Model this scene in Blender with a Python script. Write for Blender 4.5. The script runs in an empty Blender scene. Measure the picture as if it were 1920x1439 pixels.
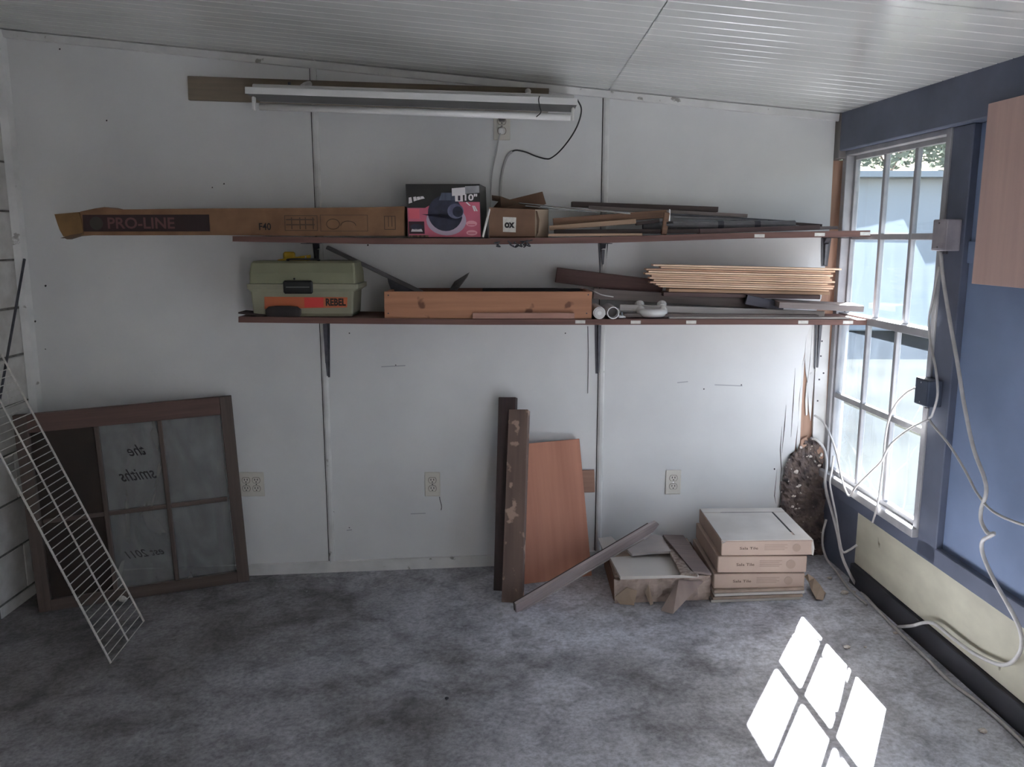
import bpy, math, random
import numpy as np
from mathutils import Vector, Matrix, noise

random.seed(7)
SC = bpy.context.scene
COL = SC.collection

# ------------------------------------------------------------------ camera
F = 1569.0                       # focal length in pixels of the 1920 wide frame
PITCH = math.atan(275 / F)
CAM = Vector((0.0, -3.65, 1.51))
cd = bpy.data.cameras.new('camera')
cd.sensor_width = 36.0
cd.lens = F / 1920 * 36.0
cd.clip_start = 0.05
cam = bpy.data.objects.new('camera', cd)
COL.objects.link(cam)
cam.location = CAM
cam.rotation_euler = (math.pi / 2 - PITCH, 0, 0)
SC.camera = cam

# ------------------------------------------------------------------ world, sun, exposure
SUN_AZ, SUN_EL = math.radians(-119.8), math.radians(36.8)      # direction the light travels / height
SUN_DIR = Vector((math.cos(SUN_EL) * math.cos(SUN_AZ), math.cos(SUN_EL) * math.sin(SUN_AZ), -math.sin(SUN_EL)))
W = bpy.data.worlds.new('world')
SC.world = W
W.use_nodes = True
nt = W.node_tree
nt.nodes.clear()
sky = nt.nodes.new('ShaderNodeTexSky')
sky.sky_type = 'NISHITA'
sky.sun_disc = False
sky.sun_elevation = SUN_EL
sky.sun_rotation = math.atan2(-SUN_DIR.x, -SUN_DIR.y)
sky.air_density = 1.0
sky.dust_density = 2.5
bg = nt.nodes.new('ShaderNodeBackground')
bg.inputs['Strength'].default_value = 0.30
wo = nt.nodes.new('ShaderNodeOutputWorld')
nt.links.new(sky.outputs[0], bg.inputs[0])
nt.links.new(bg.outputs[0], wo.inputs[0])

sd = bpy.data.lights.new('sun', 'SUN')
sd.energy = 90.0
sd.angle = math.radians(0.6)
sd.color = (1.0, 0.972, 1.0)
sun = bpy.data.objects.new('sun', sd)
COL.objects.link(sun)
sun.rotation_euler = SUN_DIR.to_track_quat('-Z', 'Y').to_euler()
sun.location = (4, 6, 5)

vs = SC.view_settings
vs.view_transform = 'Standard'
vs.look = 'None'
vs.gamma = 1.0
vs.use_curve_mapping = False
vs.exposure = 0.80
SC.cycles.use_denoising = True
SC.cycles.max_bounces = 14
SC.cycles.diffuse_bounces = 8
SC.cycles.transparent_max_bounces = 16
SC.cycles.sample_clamp_indirect = 12.0

# ------------------------------------------------------------------ photograph pixel -> point in the room
FX0 = 1.415                                       # right wall plane meets the back wall here
RS_DIR = Vector((90, -1593, 0)).normalized()      # along the right wall, towards the camera
RN = Vector((1593, 90, 0)).normalized()           # outward normal of the right wall
FA, FB = 0.025, 0.0413                            # floor: z = FA + FB x  (the slab falls to the left)
CA, CB = 2.150, -0.096                            # ceiling: z = CA + CB x


def ray(px, py):
    u = (px - 960) / F
    v = (719.5 - py) / F
    return Vector((u, math.cos(PITCH) + v * math.sin(PITCH), -math.sin(PITCH) + v * math.cos(PITCH)))


def hit(px, py, n, k):
    d = ray(px, py)
    n = Vector(n)
    return CAM + d * ((k - n.dot(CAM)) / n.dot(d))


def AY(px, py, Y=0.0):
    return hit(px, py, (0, 1, 0), Y)


def AZ(px, py, z):
    return hit(px, py, (0, 0, 1), z)


def FL(px, py, h=0.0):
    return hit(px, py, (-FB, 0, 1), FA + h)


def RW(px, py, off=0.0):
    return hit(px, py, RN, RN.x * FX0 - off)


def RS(px, py, off=0.0):
    q = RW(px, py, off) - Vector((FX0, 0, 0))
    return q.dot(RS_DIR), q.z


def fz(x):
    return FA + FB * x


def cz(x):
    return CA + CB * x


# ------------------------------------------------------------------ materials
MATS = {}


def srgb(c):
    return tuple(((v / 255) / 12.92 if v / 255 <= 0.04045 else ((v / 255 + 0.055) / 1.055) ** 2.4) for v in c)


def mat(name, c, c2=None, rough=0.6, scale=(6, 6, 6), detail=4.0, metallic=0.0, bump=0.0, spec=0.5, lo=0.35, hi=0.65, specks=None):
    """c, c2: two sRGB 0-255 colours mixed by a noise in object space."""
    if name in MATS:
        return MATS[name]
    m = bpy.data.materials.new(name)
    m.use_nodes = True
    t = m.node_tree
    b = t.nodes['Principled BSDF']
    b.inputs['Roughness'].default_value = rough
    b.inputs['Metallic'].default_value = metallic
    b.inputs['Specular IOR Level'].default_value = spec
    c = srgb(c)
    if c2 is None:
        b.inputs['Base Color'].default_value = (*c, 1)
    else:
        c2 = srgb(c2)
        tc = t.nodes.new('ShaderNodeTexCoord')
        mp = t.nodes.new('ShaderNodeMapping')
        mp.inputs['Scale'].default_value = scale
        nz = t.nodes.new('ShaderNodeTexNoise')
        nz.inputs['Scale'].default_value = 1.0
        nz.inputs['Detail'].default_value = detail
        rp = t.nodes.new('ShaderNodeValToRGB')
        rp.color_ramp.elements[0].position = lo
        rp.color_ramp.elements[1].position = hi
        rp.color_ramp.elements[0].color = (*c, 1)
        rp.color_ramp.elements[1].color = (*c2, 1)
        t.links.new(tc.outputs['Object'], mp.inputs[0])
        t.links.new(mp.outputs[0], nz.inputs[0])
        t.links.new(nz.outputs[0], rp.inputs[0])
        out = rp.outputs[0]
        if specks:
            sc, thr, col = specks
            n2 = t.nodes.new('ShaderNodeTexNoise')
            n2.inputs['Scale'].default_value = sc
            n2.inputs['Detail'].default_value = 3
            r2 = t.nodes.new('ShaderNodeValToRGB')
            r2.color_ramp.elements[0].position = thr
            r2.color_ramp.elements[1].position = thr + 0.05
            r2.color_ramp.elements[0].color = (0, 0, 0, 1)
            r2.color_ramp.elements[1].color = (1, 1, 1, 1)
            mx = t.nodes.new('ShaderNodeMix')
            mx.data_type = 'RGBA'
            t.links.new(tc.outputs['Object'], n2.inputs[0])
            t.links.new(n2.outputs[0], r2.inputs[0])
            t.links.new(r2.outputs[0], mx.inputs[0])
            t.links.new(out, mx.inputs[6])
            mx.inputs[7].default_value = (*srgb(col), 1)
            out = mx.outputs[2]
        t.links.new(out, b.inputs['Base Color'])
        if bump:
            bp = t.nodes.new('ShaderNodeBump')
            bp.inputs['Strength'].default_value = bump
            bp.inputs['Distance'].default_value = 0.01
            t.links.new(nz.outputs[0], bp.inputs['Height'])
            t.links.new(bp.outputs[0], b.inputs['Normal'])
    MATS[name] = m
    return m


def wood(name, c, c2, rough=0.65, k=1.0, specks=None, axis='x'):
    """grain runs along the object's local X (or Z)"""
    sc = (3.0 * k, 60 * k, 60 * k) if axis == 'x' else (60 * k, 60 * k, 3.0 * k)
    return mat(name, c, c2, rough, sc, 5.0, bump=0.12, lo=0.3, hi=0.7, specks=specks)


def floor_material():
    m = bpy.data.materials.new('concrete_floor')
    m.use_nodes = True
    t = m.node_tree
    b = t.nodes['Principled BSDF']
    tc = t.nodes.new('ShaderNodeTexCoord')

    def nz(scale, detail, dist=0.0, rough=0.55):
        n = t.nodes.new('ShaderNodeTexNoise')
        n.inputs['Scale'].default_value = scale
        n.inputs['Detail'].default_value = detail
        n.inputs['Distortion'].default_value = dist
        n.inputs['Roughness'].default_value = rough
        t.links.new(tc.outputs['Object'], n.inputs[0])
        return n

    def ramp(src, stops):
        r = t.nodes.new('ShaderNodeValToRGB')
        e = r.color_ramp.elements
        while len(e) < len(stops):
            e.new(0.5)
        for i, (p, c) in enumerate(stops):
            e[i].position = p
            e[i].color = (*srgb(c), 1)
        t.links.new(src, r.inputs[0])
        return r

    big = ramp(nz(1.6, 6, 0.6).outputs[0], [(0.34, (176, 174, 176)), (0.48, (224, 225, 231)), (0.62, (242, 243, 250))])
    mid = ramp(nz(7.0, 8, 0.4, 0.65).outputs[0], [(0.32, (186, 184, 184)), (0.56, (255, 255, 255))])
    fine = ramp(nz(60, 6, 0.0, 0.7).outputs[0], [(0.3, (190, 190, 190)), (0.62, (255, 255, 255))])
    spk = ramp(nz(34, 3, 0.0, 0.5).outputs[0], [(0.72, (0, 0, 0)), (0.76, (255, 255, 255))])

    def mul(a, c):
        x = t.nodes.new('ShaderNodeMix')
        x.data_type = 'RGBA'
        x.blend_type = 'MULTIPLY'
        x.inputs[0].default_value = 1.0
        t.links.new(a, x.inputs[6])
        t.links.new(c, x.inputs[7])
        return x.outputs[2]
    # old oily staining at left; window-side glare put in as paler concrete, ragged edge
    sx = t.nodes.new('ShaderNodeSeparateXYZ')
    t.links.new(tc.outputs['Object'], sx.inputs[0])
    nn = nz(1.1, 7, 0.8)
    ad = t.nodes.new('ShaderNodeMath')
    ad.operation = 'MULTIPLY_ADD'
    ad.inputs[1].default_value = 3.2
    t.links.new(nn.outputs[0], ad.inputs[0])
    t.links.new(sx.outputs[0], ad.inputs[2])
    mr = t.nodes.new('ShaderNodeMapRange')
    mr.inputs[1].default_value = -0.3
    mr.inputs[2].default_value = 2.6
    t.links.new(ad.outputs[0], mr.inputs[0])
    stain_glare = ramp(mr.outputs[0], [(0.0, (172, 166, 162)), (0.5, (214, 212, 212)), (1.0, (255, 255, 255))])
    col = mul(mul(mul(big.outputs[0], mid.outputs[0]), fine.outputs[0]), stain_glare.outputs[0])
    mx = t.nodes.new('ShaderNodeMix')
    mx.data_type = 'RGBA'
    t.links.new(spk.outputs[0], mx.inputs[0])
    t.links.new(col, mx.inputs[6])
    mx.inputs[7].default_value = (0.33, 0.32, 0.32, 1)
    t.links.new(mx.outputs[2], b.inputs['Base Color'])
    b.inputs['Roughness'].default_value = 0.62
    b.inputs['Specular IOR Level'].default_value = 0.35
    bp = t.nodes.new('ShaderNodeBump')
    bp.inputs['Strength'].default_value = 0.15
    bp.inputs['Distance'].default_value = 0.01
    t.links.new(nz(25, 8, 0, 0.7).outputs[0], bp.inputs['Height'])
    t.links.new(bp.outputs[0], b.inputs['Normal'])
    return m


def glass_material(name, dirt, dirt_col, dusty=0.0):
    """window glass under an uneven film of dust: part clear, part scattering"""
    m = bpy.data.materials.new(name)
    m.use_nodes = True
    t = m.node_tree
    t.nodes.clear()
    out = t.nodes.new('ShaderNodeOutputMaterial')
    tr = t.nodes.new('ShaderNodeBsdfTransparent')
    tr.inputs[0].default_value = (0.93, 0.96, 0.97, 1)
    tl = t.nodes.new('ShaderNodeBsdfTranslucent')
    tl.inputs[0].default_value = (*dirt_col, 1)
    df = t.nodes.new('ShaderNodeBsdfDiffuse')
    df.inputs[0].default_value = (*dirt_col, 1)
    gl = t.nodes.new('ShaderNodeBsdfGlossy')
    gl.inputs['Roughness'].default_value = 0.03
    tc = t.nodes.new('ShaderNodeTexCoord')
    mp = t.nodes.new('ShaderNodeMapping')
    mp.inputs['Scale'].default_value = (9, 9, 3)
    nz = t.nodes.new('ShaderNodeTexNoise')
    nz.inputs['Scale'].default_value = 1.0
    nz.inputs['Detail'].default_value = 7
    nz.inputs['Distortion'].default_value = 1.2
    rp = t.nodes.new('ShaderNodeMapRange')
    rp.inputs[1].default_value = 0.3
    rp.inputs[2].default_value = 0.7
    rp.inputs[3].default_value = dirt * 0.75
    rp.inputs[4].default_value = min(1.0, dirt * 1.25)
    m0 = t.nodes.new('ShaderNodeMixShader')
    m0.inputs[0].default_value = dusty
    m1 = t.nodes.new('ShaderNodeMixShader')
    m2 = t.nodes.new('ShaderNodeMixShader')
    t.links.new(tc.outputs['Object'], mp.inputs[0])
    t.links.new(mp.outputs[0], nz.inputs[0])
    t.links.new(nz.outputs[0], rp.inputs[0])
    t.links.new(tl.outputs[0], m0.inputs[1])
    t.links.new(df.outputs[0], m0.inputs[2])
    t.links.new(rp.outputs[0], m1.inputs[0])
    t.links.new(tr.outputs[0], m1.inputs[1])
    t.links.new(m0.outputs[0], m1.inputs[2])
    m2.inputs[0].default_value = 0.04
    t.links.new(m1.outputs[0], m2.inputs[1])
    t.links.new(gl.outputs[0], m2.inputs[2])
    t.links.new(m2.outputs[0], out.inputs[0])
    return m


M_WALL = mat('white_wall_paint', (214, 214, 213), (226, 226, 224), 0.42, (2.2, 2.2, 2.2), 5, bump=0.03, specks=(26, 0.765, (140, 138, 134)))
M_TRIM = mat('white_trim_paint', (204, 203, 200), (222, 221, 218), 0.45, (9, 9, 9), 5, specks=(20, 0.68, (150, 146, 140)))
M_CEIL = mat('white_ceiling_gloss', (196, 196, 190), (212, 212, 206), 0.17, (1.5, 3, 1.5), 4, spec=0.8)
M_DARKGAP = mat('dark_gap', (34, 31, 30))
M_BLOCK = mat('painted_block', (186, 182, 176), (206, 203, 198), 0.7, (14, 14, 14), 6, bump=0.25)
M_MORTAR = mat('grey_mortar', (92, 88, 84), (120, 116, 110), 0.9, (40, 40, 40))
M_SLATE = mat('dark_slate_paint', (92, 98, 114), (106, 112, 130), 0.55, (5, 5, 5), 5, bump=0.05)
M_NAVY = mat('navy_board', (122, 138, 166), (134, 150, 180), 0.6, (3, 3, 3), 4)  # navy lightened, bluish glare over the wall put into its colour
M_CREAM = mat('cream_stucco', (206, 201, 180), (188, 183, 164), 0.8, (5, 5, 9), 6, bump=0.15, specks=(11, 0.68, (120, 110, 92)))
M_STUD = wood('bare_stud_wood', (186, 152, 130), (160, 124, 104), axis='z')
M_GREYWOOD = wood('grey_stud_wood', (110, 104, 104), (134, 128, 126), axis='z')
M_ROT = mat('rotted_wood', (72, 64, 64), (122, 106, 98), 0.95, (22, 22, 22), 6, bump=0.6, specks=(60, 0.68, (186, 172, 162)))
M_WINPAINT = mat('grey_window_paint', (158, 157, 160), (178, 177, 178), 0.5, (12, 12, 12), 5)
M_PLY = wood('pink_plywood', (196, 164, 154), (210, 178, 166), k=0.5, axis='z')
M_STEELDARK = mat('dark_painted_steel', (52, 52, 58), (70, 70, 76), 0.45, (30, 30, 30))
M_STEEL = mat('bright_steel', (190, 190, 190), rough=0.25, metallic=0.9)
M_WHITEPL = mat('white_plastic', (226, 224, 220), rough=0.35)
M_CREAMPL = mat('cream_plastic', (214, 209, 198), rough=0.35)
M_BLACK = mat('black_plastic', (26, 26, 27), rough=0.4)
M_SHELF = wood('red_brown_shelf', (118, 84, 74), (90, 62, 56))
M_LABEL = mat('white_paper_label', (226, 222, 214), (206, 202, 194), 0.7, (60, 60, 60))
M_CARD = mat('brown_cardboard', (138, 104, 76), (120, 88, 64), 0.8, (10, 10, 10), 5)
M_CARDL = mat('light_cardboard', (178, 158, 138), (164, 144, 124), 0.8, (8, 8, 8), 5)
M_CARDTOP = mat('pale_flap_cardboard', (206, 200, 192), (190, 184, 176), 0.75, (6, 6, 6), 5)  # paler and greyer than the carton body
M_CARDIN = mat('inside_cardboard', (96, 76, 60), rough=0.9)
M_INK = mat('brown_print_ink', (84, 66, 54), rough=0.8)
M_INKBLACK = mat('black_print_ink', (30, 24, 24), rough=0.6)
M_CABLE = mat('white_cable_jacket', (206, 202, 198), (188, 184, 180), 0.4, (30, 30, 30))
M_CABLEDARK = mat('dark_cord_jacket', (44, 42, 42), rough=0.5)
M_GLASS = glass_material('dusty_window_glass', 0.015, (0.66, 0.82, 1.0))
M_GLASSOLD = glass_material('grimy_old_glass', 0.45, (0.30, 0.29, 0.275), 0.9)


# ------------------------------------------------------------------ mesh helpers
def T(v):
    return Matrix.Translation(Vector(v))


class MB:
    def __init__(self):
        self.v, self.f = [], []

    def add(self, vs, fs):
        o = len(self.v)
        self.v += [tuple(p) for p in vs]
        self.f += [tuple(i + o for i in f) for f in fs]

    def box(self, lo, hi, M=None, ch=0.0):
        (x0, y0, z0), (x1, y1, z1) = lo, hi
        if ch <= 0:
            vs = [(x, y, z) for x in (x0, x1) for y in (y0, y1) for z in (z0, z1)]
            fs = [(0, 1, 3, 2), (4, 6, 7, 5), (0, 4, 5, 1), (2, 3, 7, 6), (0, 2, 6, 4), (1, 5, 7, 3)]
        else:
            c = min(ch, (x1 - x0) * .45, (y1 - y0) * .45, (z1 - z0) * .45)
            vs, idx = [], {}
            for ix, x in enumerate((x0, x1)):
                for iy, y in enumerate((y0, y1)):
                    for iz, z in enumerate((z0, z1)):
                        sx, sy, sz = (1, -1)[ix], (1, -1)[iy], (1, -1)[iz]
                        idx[ix, iy, iz] = len(vs)
                        vs += [(x, y + sy * c, z + sz * c), (x + sx * c, y, z + sz * c), (x + sx * c, y + sy * c, z)]
            I = lambda a, b, d, k: idx[a, b, d] + k
            fs = []
            for s in (0, 1):
                q = [I(s, 0, 0, 0), I(s, 0, 1, 0), I(s, 1, 1, 0), I(s, 1, 0, 0)]
                fs.append(q if s == 0 else q[::-1])
                q = [I(0, s, 0, 1), I(1, s, 0, 1), I(1, s, 1, 1), I(0, s, 1, 1)]
                fs.append(q if s == 0 else q[::-1])
                q = [I(0, 0, s, 2), I(0, 1, s, 2), I(1, 1, s, 2), I(1, 0, s, 2)]
                fs.append(q if s == 0 else q[::-1])
            for a in (0, 1):
                for b in (0, 1):
                    fs.append([I(0, a, b, 1), I(1, a, b, 1), I(1, a, b, 2), I(0, a, b, 2)])
                    fs.append([I(a, 0, b, 0), I(a, 1, b, 0), I(a, 1, b, 2), I(a, 0, b, 2)])
                    fs.append([I(a, b, 0, 0), I(a, b, 1, 0), I(a, b, 1, 1), I(a, b, 0, 1)])
                    for d in (0, 1):
                        fs.append([I(a, b, d, 0), I(a, b, d, 1), I(a, b, d, 2)])
        if M is not None:
            vs = [M @ Vector(p) for p in vs]
        self.add(vs, fs)
        return self

    def tube(self, pts, r, n=8, caps=True):
        pts = [Vector(p) for p in pts]
        rs = r if isinstance(r, (list, tuple)) else [r] * len(pts)
        prev = None
        o = len(self.v)
        for i, p in enumerate(pts):
            t = (pts[min(i + 1, len(pts) - 1)] - pts[max(i - 1, 0)]).normalized()
            if prev is None:
                a = Vector((0, 0, 1)) if abs(t.z) < .9 else Vector((1, 0, 0))
                u = t.cross(a).normalized()
            else:
                u = (prev - t * prev.dot(t)).normalized()
            prev = u
            w = t.cross(u)
            for k in range(n):
                an = 2 * math.pi * k / n
                self.v.append(tuple(p + (u * math.cos(an) + w * math.sin(an)) * rs[i]))
        for i in range(len(pts) - 1):
            for k in range(n):
                a, b = o + i * n + k, o + i * n + (k + 1) % n
                self.f.append((a, b, b + n, a + n))
        if caps:
            self.f.append(tuple(o + k for k in range(n))[::-1])
            e = o + (len(pts) - 1) * n
            self.f.append(tuple(e + k for k in range(n)))
        return self

    def prism(self, poly, ext):
        """poly: 3D points of one face, ext: vector to the other face"""
        n = len(poly)
        ext = Vector(ext)
        a = [Vector(p) for p in poly]
        self.add(a + [p + ext for p in a], [tuple(range(n))[::-1], tuple(range(n, 2 * n))] + [(i, (i + 1) % n, (i + 1) % n + n, i + n) for i in range(n)])
        return self

    def loft(self, rings, caps=True):
        """rings: lists of equal length, closed loops"""
        n = len(rings[0])
        o = len(self.v)
        for r in rings:
            self.v += [tuple(p) for p in r]
        for i in range(len(rings) - 1):
            for k in range(n):
                a, b = o + i * n + k, o + i * n + (k + 1) % n
                self.f.append((a, b, b + n, a + n))
        if caps:
            self.f.append(tuple(range(o, o + n))[::-1])
            e = o + (len(rings) - 1) * n
            self.f.append(tuple(range(e, e + n)))
        return self

    def build(self, name, m, parent=None, M=None, smooth=False):
        me = bpy.data.meshes.new(name)
        me.from_pydata(self.v, [], self.f)
        import bmesh as _bm
        b = _bm.new()
        b.from_mesh(me)
        _bm.ops.recalc_face_normals(b, faces=b.faces)
        b.to_mesh(me)
        b.free()
        if smooth:
            me.shade_smooth()
        me.materials.append(m)
        o = bpy.data.objects.new(name, me)
        COL.objects.link(o)
        if parent is not None:
            o.parent = parent
        if M is not None:
            o.matrix_local = M
        return o


def tag(o, label=None, cat=None, group=None, kind=None):
    if label:
        o['label'] = label
    if cat:
        o['category'] = cat
    if group:
        o['group'] = group
    if kind:
        o['kind'] = kind
    return o


def empty(name, M=None, kind=None):
    o = bpy.data.objects.new(name, None)
    o.empty_display_size = 0.05
    COL.objects.link(o)
    if M is not None:
        o.matrix_world = M
    if kind:
        o['kind'] = kind
    return o


def thing(name, label, cat, M=None, group=None):
    return tag(empty(name, M), label, cat, group)


def frame(origin, X, up=(0, 0, 1)):
    X = Vector(X).normalized()
    up = Vector(up)
    Z = (up - X * up.dot(X)).normalized()
    Y = Z.cross(X)
    R = Matrix((X, Y, Z)).transposed().to_4x4()
    return Matrix.Translation(Vector(origin)) @ R


def board(name, a, b, h, d, m, label=None, cat=None, group=None, up=(0, 0, 1), parent=None, ch=0.0015, taper=0.0):
    """a plank whose front face has the centre line a-b, height h, going back d"""
    a, b = Vector(a), Vector(b)
    L = (b - a).length
    M = frame(a, b - a, up)
    k = MB().box((0, 0, -h / 2), (L, d, h / 2), ch=ch)
    if taper:
        k.v = [(x, y, z + taper * (x / L - .5) * (1 if z > 0 else -1)) for x, y, z in k.v]
    # slight roughness of sawn ends
    k.v = [(x + random.uniform(-.0012, .0012), y, z) for x, y, z in k.v]
    o = k.build(name, m, parent, None)
    if parent is None:
        o.matrix_world = M
    else:
        o.matrix_local = parent.matrix_world.inverted() @ M
    return tag(o, label, cat, group)


def bpx(name, p, q, hpx, Y, d, m, label=None, cat='board', group=None, Y2=None, **k):
    """plank given by the pixel ends of its front centre line at depth Y, and its face height in pixels"""
    Y2 = Y if Y2 is None else Y2
    h = (AY(p[0], p[1] - hpx / 2, Y) - AY(p[0], p[1] + hpx / 2, Y)).length
    return board(name, AY(*p, Y), AY(*q, Y2), h, d, m, label, cat, group, **k)


def catmull(pts, n=8):
    P = [Vector(p) for p in pts]
    P = [P[0] * 2 - P[1]] + P + [P[-1] * 2 - P[-2]]
    out = []
    for i in range(1, len(P) - 2):
        p0, p1, p2, p3 = P[i - 1:i + 3]
        for k in range(n):
            t = k / n
            out.append(0.5 * ((2 * p1) + (p2 - p0) * t + (2 * p0 - 5 * p1 + 4 * p2 - p3) * t * t + (3 * p1 - p0 - 3 * p2 + p3) * t ** 3))
    out.append(P[-2])
    return out


def text(name, s, width, height, m, parent, M, italic=0.0, bold=0.0, mirror=False, lift=0.0006):
    """lettering fitted to width x height, lying in the local XY plane of M, centred"""
    cu = bpy.data.curves.new(name, 'FONT')
    cu.body = s
    cu.size = 1.0
    cu.shear = italic
    cu.offset = bold
    cu.resolution_u = 3
    o = bpy.data.objects.new(name, cu)
    COL.objects.link(o)
    dg = bpy.context.evaluated_depsgraph_get()
    dg.update()
    me = bpy.data.meshes.new_from_object(o.evaluated_get(dg))
    bpy.data.objects.remove(o)
    xs = [v.co.x for v in me.vertices]
    ys = [v.co.y for v in me.vertices]
    cx, cy = (min(xs) + max(xs)) / 2, (min(ys) + max(ys)) / 2
    kx, ky = width / (max(xs) - min(xs)), height / (max(ys) - min(ys))
    for v in me.vertices:
        v.co = ((v.co.x - cx) * kx * (-1 if mirror else 1), (v.co.y - cy) * ky, lift)
    me.materials.clear()
    me.materials.append(m)
    me.name = name
    t = bpy.data.objects.new(name, me)
    COL.objects.link(t)
    t.parent = parent
    t.matrix_local = M
    return t


FRONT = Matrix.Rotation(math.pi / 2, 4, 'X')      # XY plane stood up to face the camera (-y)

# ================================================================== SETTING
# floor
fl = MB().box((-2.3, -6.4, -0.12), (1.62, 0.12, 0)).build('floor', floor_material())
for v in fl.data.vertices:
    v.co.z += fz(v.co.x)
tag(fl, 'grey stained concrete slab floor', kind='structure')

# ceiling : grooved white sheets
ceil = empty('ceiling', kind='structure')
tag(ceil, 'white glossy grooved ceiling sheets falling towards the window')


def ceiling_sheet(x0, x1, y0, y1):
    k = MB()
    pitch = 0.072
    ys, y = [], y1
    prof = [(y1, 0)]
    while y - pitch > y0:
        y -= pitch
        prof += [(y + .0045, 0), (y + .001, .003), (y - .001, .003), (y - .0045, 0)]
    prof += [(y0, 0)]
    n = len(prof)
    vs = []
    for x in (x0, x1):
        for yy, d in prof:
            vs.append((x, yy, cz(x) + d))
    fs = [(i, i + 1, n + i + 1, n + i) for i in range(n - 1)]
    k.add(vs, fs)
    # upper face closes the sheet
    k.add([(x0, y0, cz(x0) + .012), (x1, y0, cz(x1) + .012), (x1, y1, cz(x1) + .012), (x0, y1, cz(x0) + .012)], [(0, 1, 2, 3)])
    return k.build('ceiling_sheet', M_CEIL, ceil)


xs = [-2.2, -0.815, 0.402, 1.85]
ysx = [-6.3, -3.98, -1.545, 0.02]
for i in range(3):
    for j in range(3):
        ceiling_sheet(xs[i] + .0012, xs[i + 1] - .0012, ysx[j] + .0015, ysx[j + 1] - .0015)
k = MB()
k.box((-2.35, -6.6, .014), (1.62, .46, .10))
rf = k.build('roof', mat('grey_roof_felt', (70, 66, 64)), None)
for v in rf.data.vertices:
    v.co.z += cz(v.co.x)
tag(rf, 'felt covered lean-to roof with eave overhang', kind='structure')

# back wall : backing slab, three painted sheets, battens
wb = empty('wall_back', kind='structure')
tag(wb, 'white painted back wall of sheets joined by battens')
k = MB()
k.box((-2.33, .03, -.2), (1.34, .11, 2.45))
k.build('backing', M_MORTAR, wb)


def sheet(poly, name='wall_sheet', m=M_WALL, y=0.0, t=0.008):
    return MB().prism([(p[0], y, p[1]) for p in poly], (0, t, 0)).build(name, m, wb)


def P2(px, py, Y=0.0):
    q = AY(px, py, Y)
    return (q.x, q.z)


sheet([(-2.14, -.12), (-.827, -.05), (-.827, cz(-.827) + .02), (-2.14, cz(-2.14) + .02)])
sheet([(-.825, -.05), (.394, 0), (.394, cz(.394) + .02), (-.825, cz(-.825) + .02)])
edge = [(1452, 1046), (1458, 1000), (1461, 965), (1464, 945), (1463, 930), (1470, 905), (1471, 880), (1479, 868), (1481, 852), (1490, 846), (1493, 820), (1497, 790), (1498, 750), (1502, 715), (1503, 690), (1509, 660), (1512, 630), (1522, 606), (1540, 560), (1547, 500), (1556, 424), (1562, 310), (1568, 205)]
right_edge = [P2(*e) for e in edge]
sheet([(.396, 0)] + [(right_edge[0][0], 0.0)] + right_edge + [(right_edge[-1][0], cz(1.37) + .02), (.396, cz(.396) + .02)])
for bx_ in (-.826, .395):
    m_ = MB()
    prof = [(-.014, 0), (-.012, -.006), (-.004, -.010), (.006, -.010), (.012, -.006), (.014, 0)]
    rings = [[(bx_ + a, b, z) for a, b in prof] for z in (fz(bx_) + .05, cz(bx_) - .001)]
    m_.loft(rings)
    m_.build('batten', M_TRIM, wb)
# dark line along the left edge of each batten
for bx_ in (-.8405, .3805):
    MB().box((bx_ - .002, -.0015, fz(bx_) + .05), (bx_ + .002, 0, cz(bx_) - .01)).build('batten_dark_line', M_DARKGAP, wb)
# cracks and thin peeling splits near the broken corner
for pts in ([(1466, 800), (1463, 845), (1465, 880), (1461, 920)], [(1474, 760), (1471, 800), (1466, 850)], [(1491, 690), (1487, 760), (1483, 820)], [(1457, 880), (1452, 930), (1455, 945)]):
    MB().tube([AY(*p, -.0005) for p in pts], [.0004] + [.0019] * (len(pts) - 2) + [.0005], 5).build('crack', mat('crack_grey_brown', (96, 88, 84)), wb)
for pts in ([(1102, 612), (1103, 660), (1102, 738)],):
    MB().tube([AY(*p, -.0005) for p in pts], .0016, 5).build('crack', M_DARKGAP, wb)
k = MB()
random.seed(3)
for p, s in [((200, 226), 4), ((107, 75), 4), ((112, 92), 4), ((420, 345), 3), ((398, 352), 3), ((85, 536), 5), ((58, 592), 6), ((66, 603), 5), ((85, 655), 3), ((1400, 205), 4), ((742, 685), 3), ((1060, 625), 3), ((1390, 722), 3), ((655, 625), 3), ((690, 460), 4), ((655, 990), 3), ((625, 960), 3), ((1452, 880), 4), ((1320, 730), 3)]:
    q = AY(*p, -.0004)
    r = s / 430 * .5
    pl = [q + Vector((math.cos(a) * r * random.uniform(.5, 1.1), 0, math.sin(a) * r * random.uniform(.5, 1.1))) for a in [i * math.pi / 4 for i in range(8)]]
    k.prism(pl, (0, .002, 0))
tag(k.build('nail_hole', M_DARKGAP, wb), kind='stuff')
# long scuffs
for a, b in [((770, 964), (798, 963)), ((715, 688), (760, 686)), ((1270, 718), (1290, 716)), ((1340, 722), (1392, 724)), ((650, 995), (660, 994))]:
    MB().prism([AY(a[0], a[1] - 1, -.0004), AY(b[0], b[1] - 1, -.0004), AY(b[0], b[1] + 1, -.0004), AY(a[0], a[1] + 1, -.0004)], (0, .002, 0)).build('scuff_mark', mat('grey_scuff', (178, 178, 181)), wb)

# broken corner: bare stud, peeling slivers, nailed trim board, rotted wood
q0, q1 = P2(1490, 900)[0], FX0 - .005
MB().box((1.27, .014, .1), (FX0 + .045, .085, 1.83), ch=.002).build('corner_stud', M_STUD, wb)
MB().box((1.368, -.03, 1.835), (1.405, .08, 2.03), ch=.003).build('corner_block', M_GREYWOOD, wb)


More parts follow.
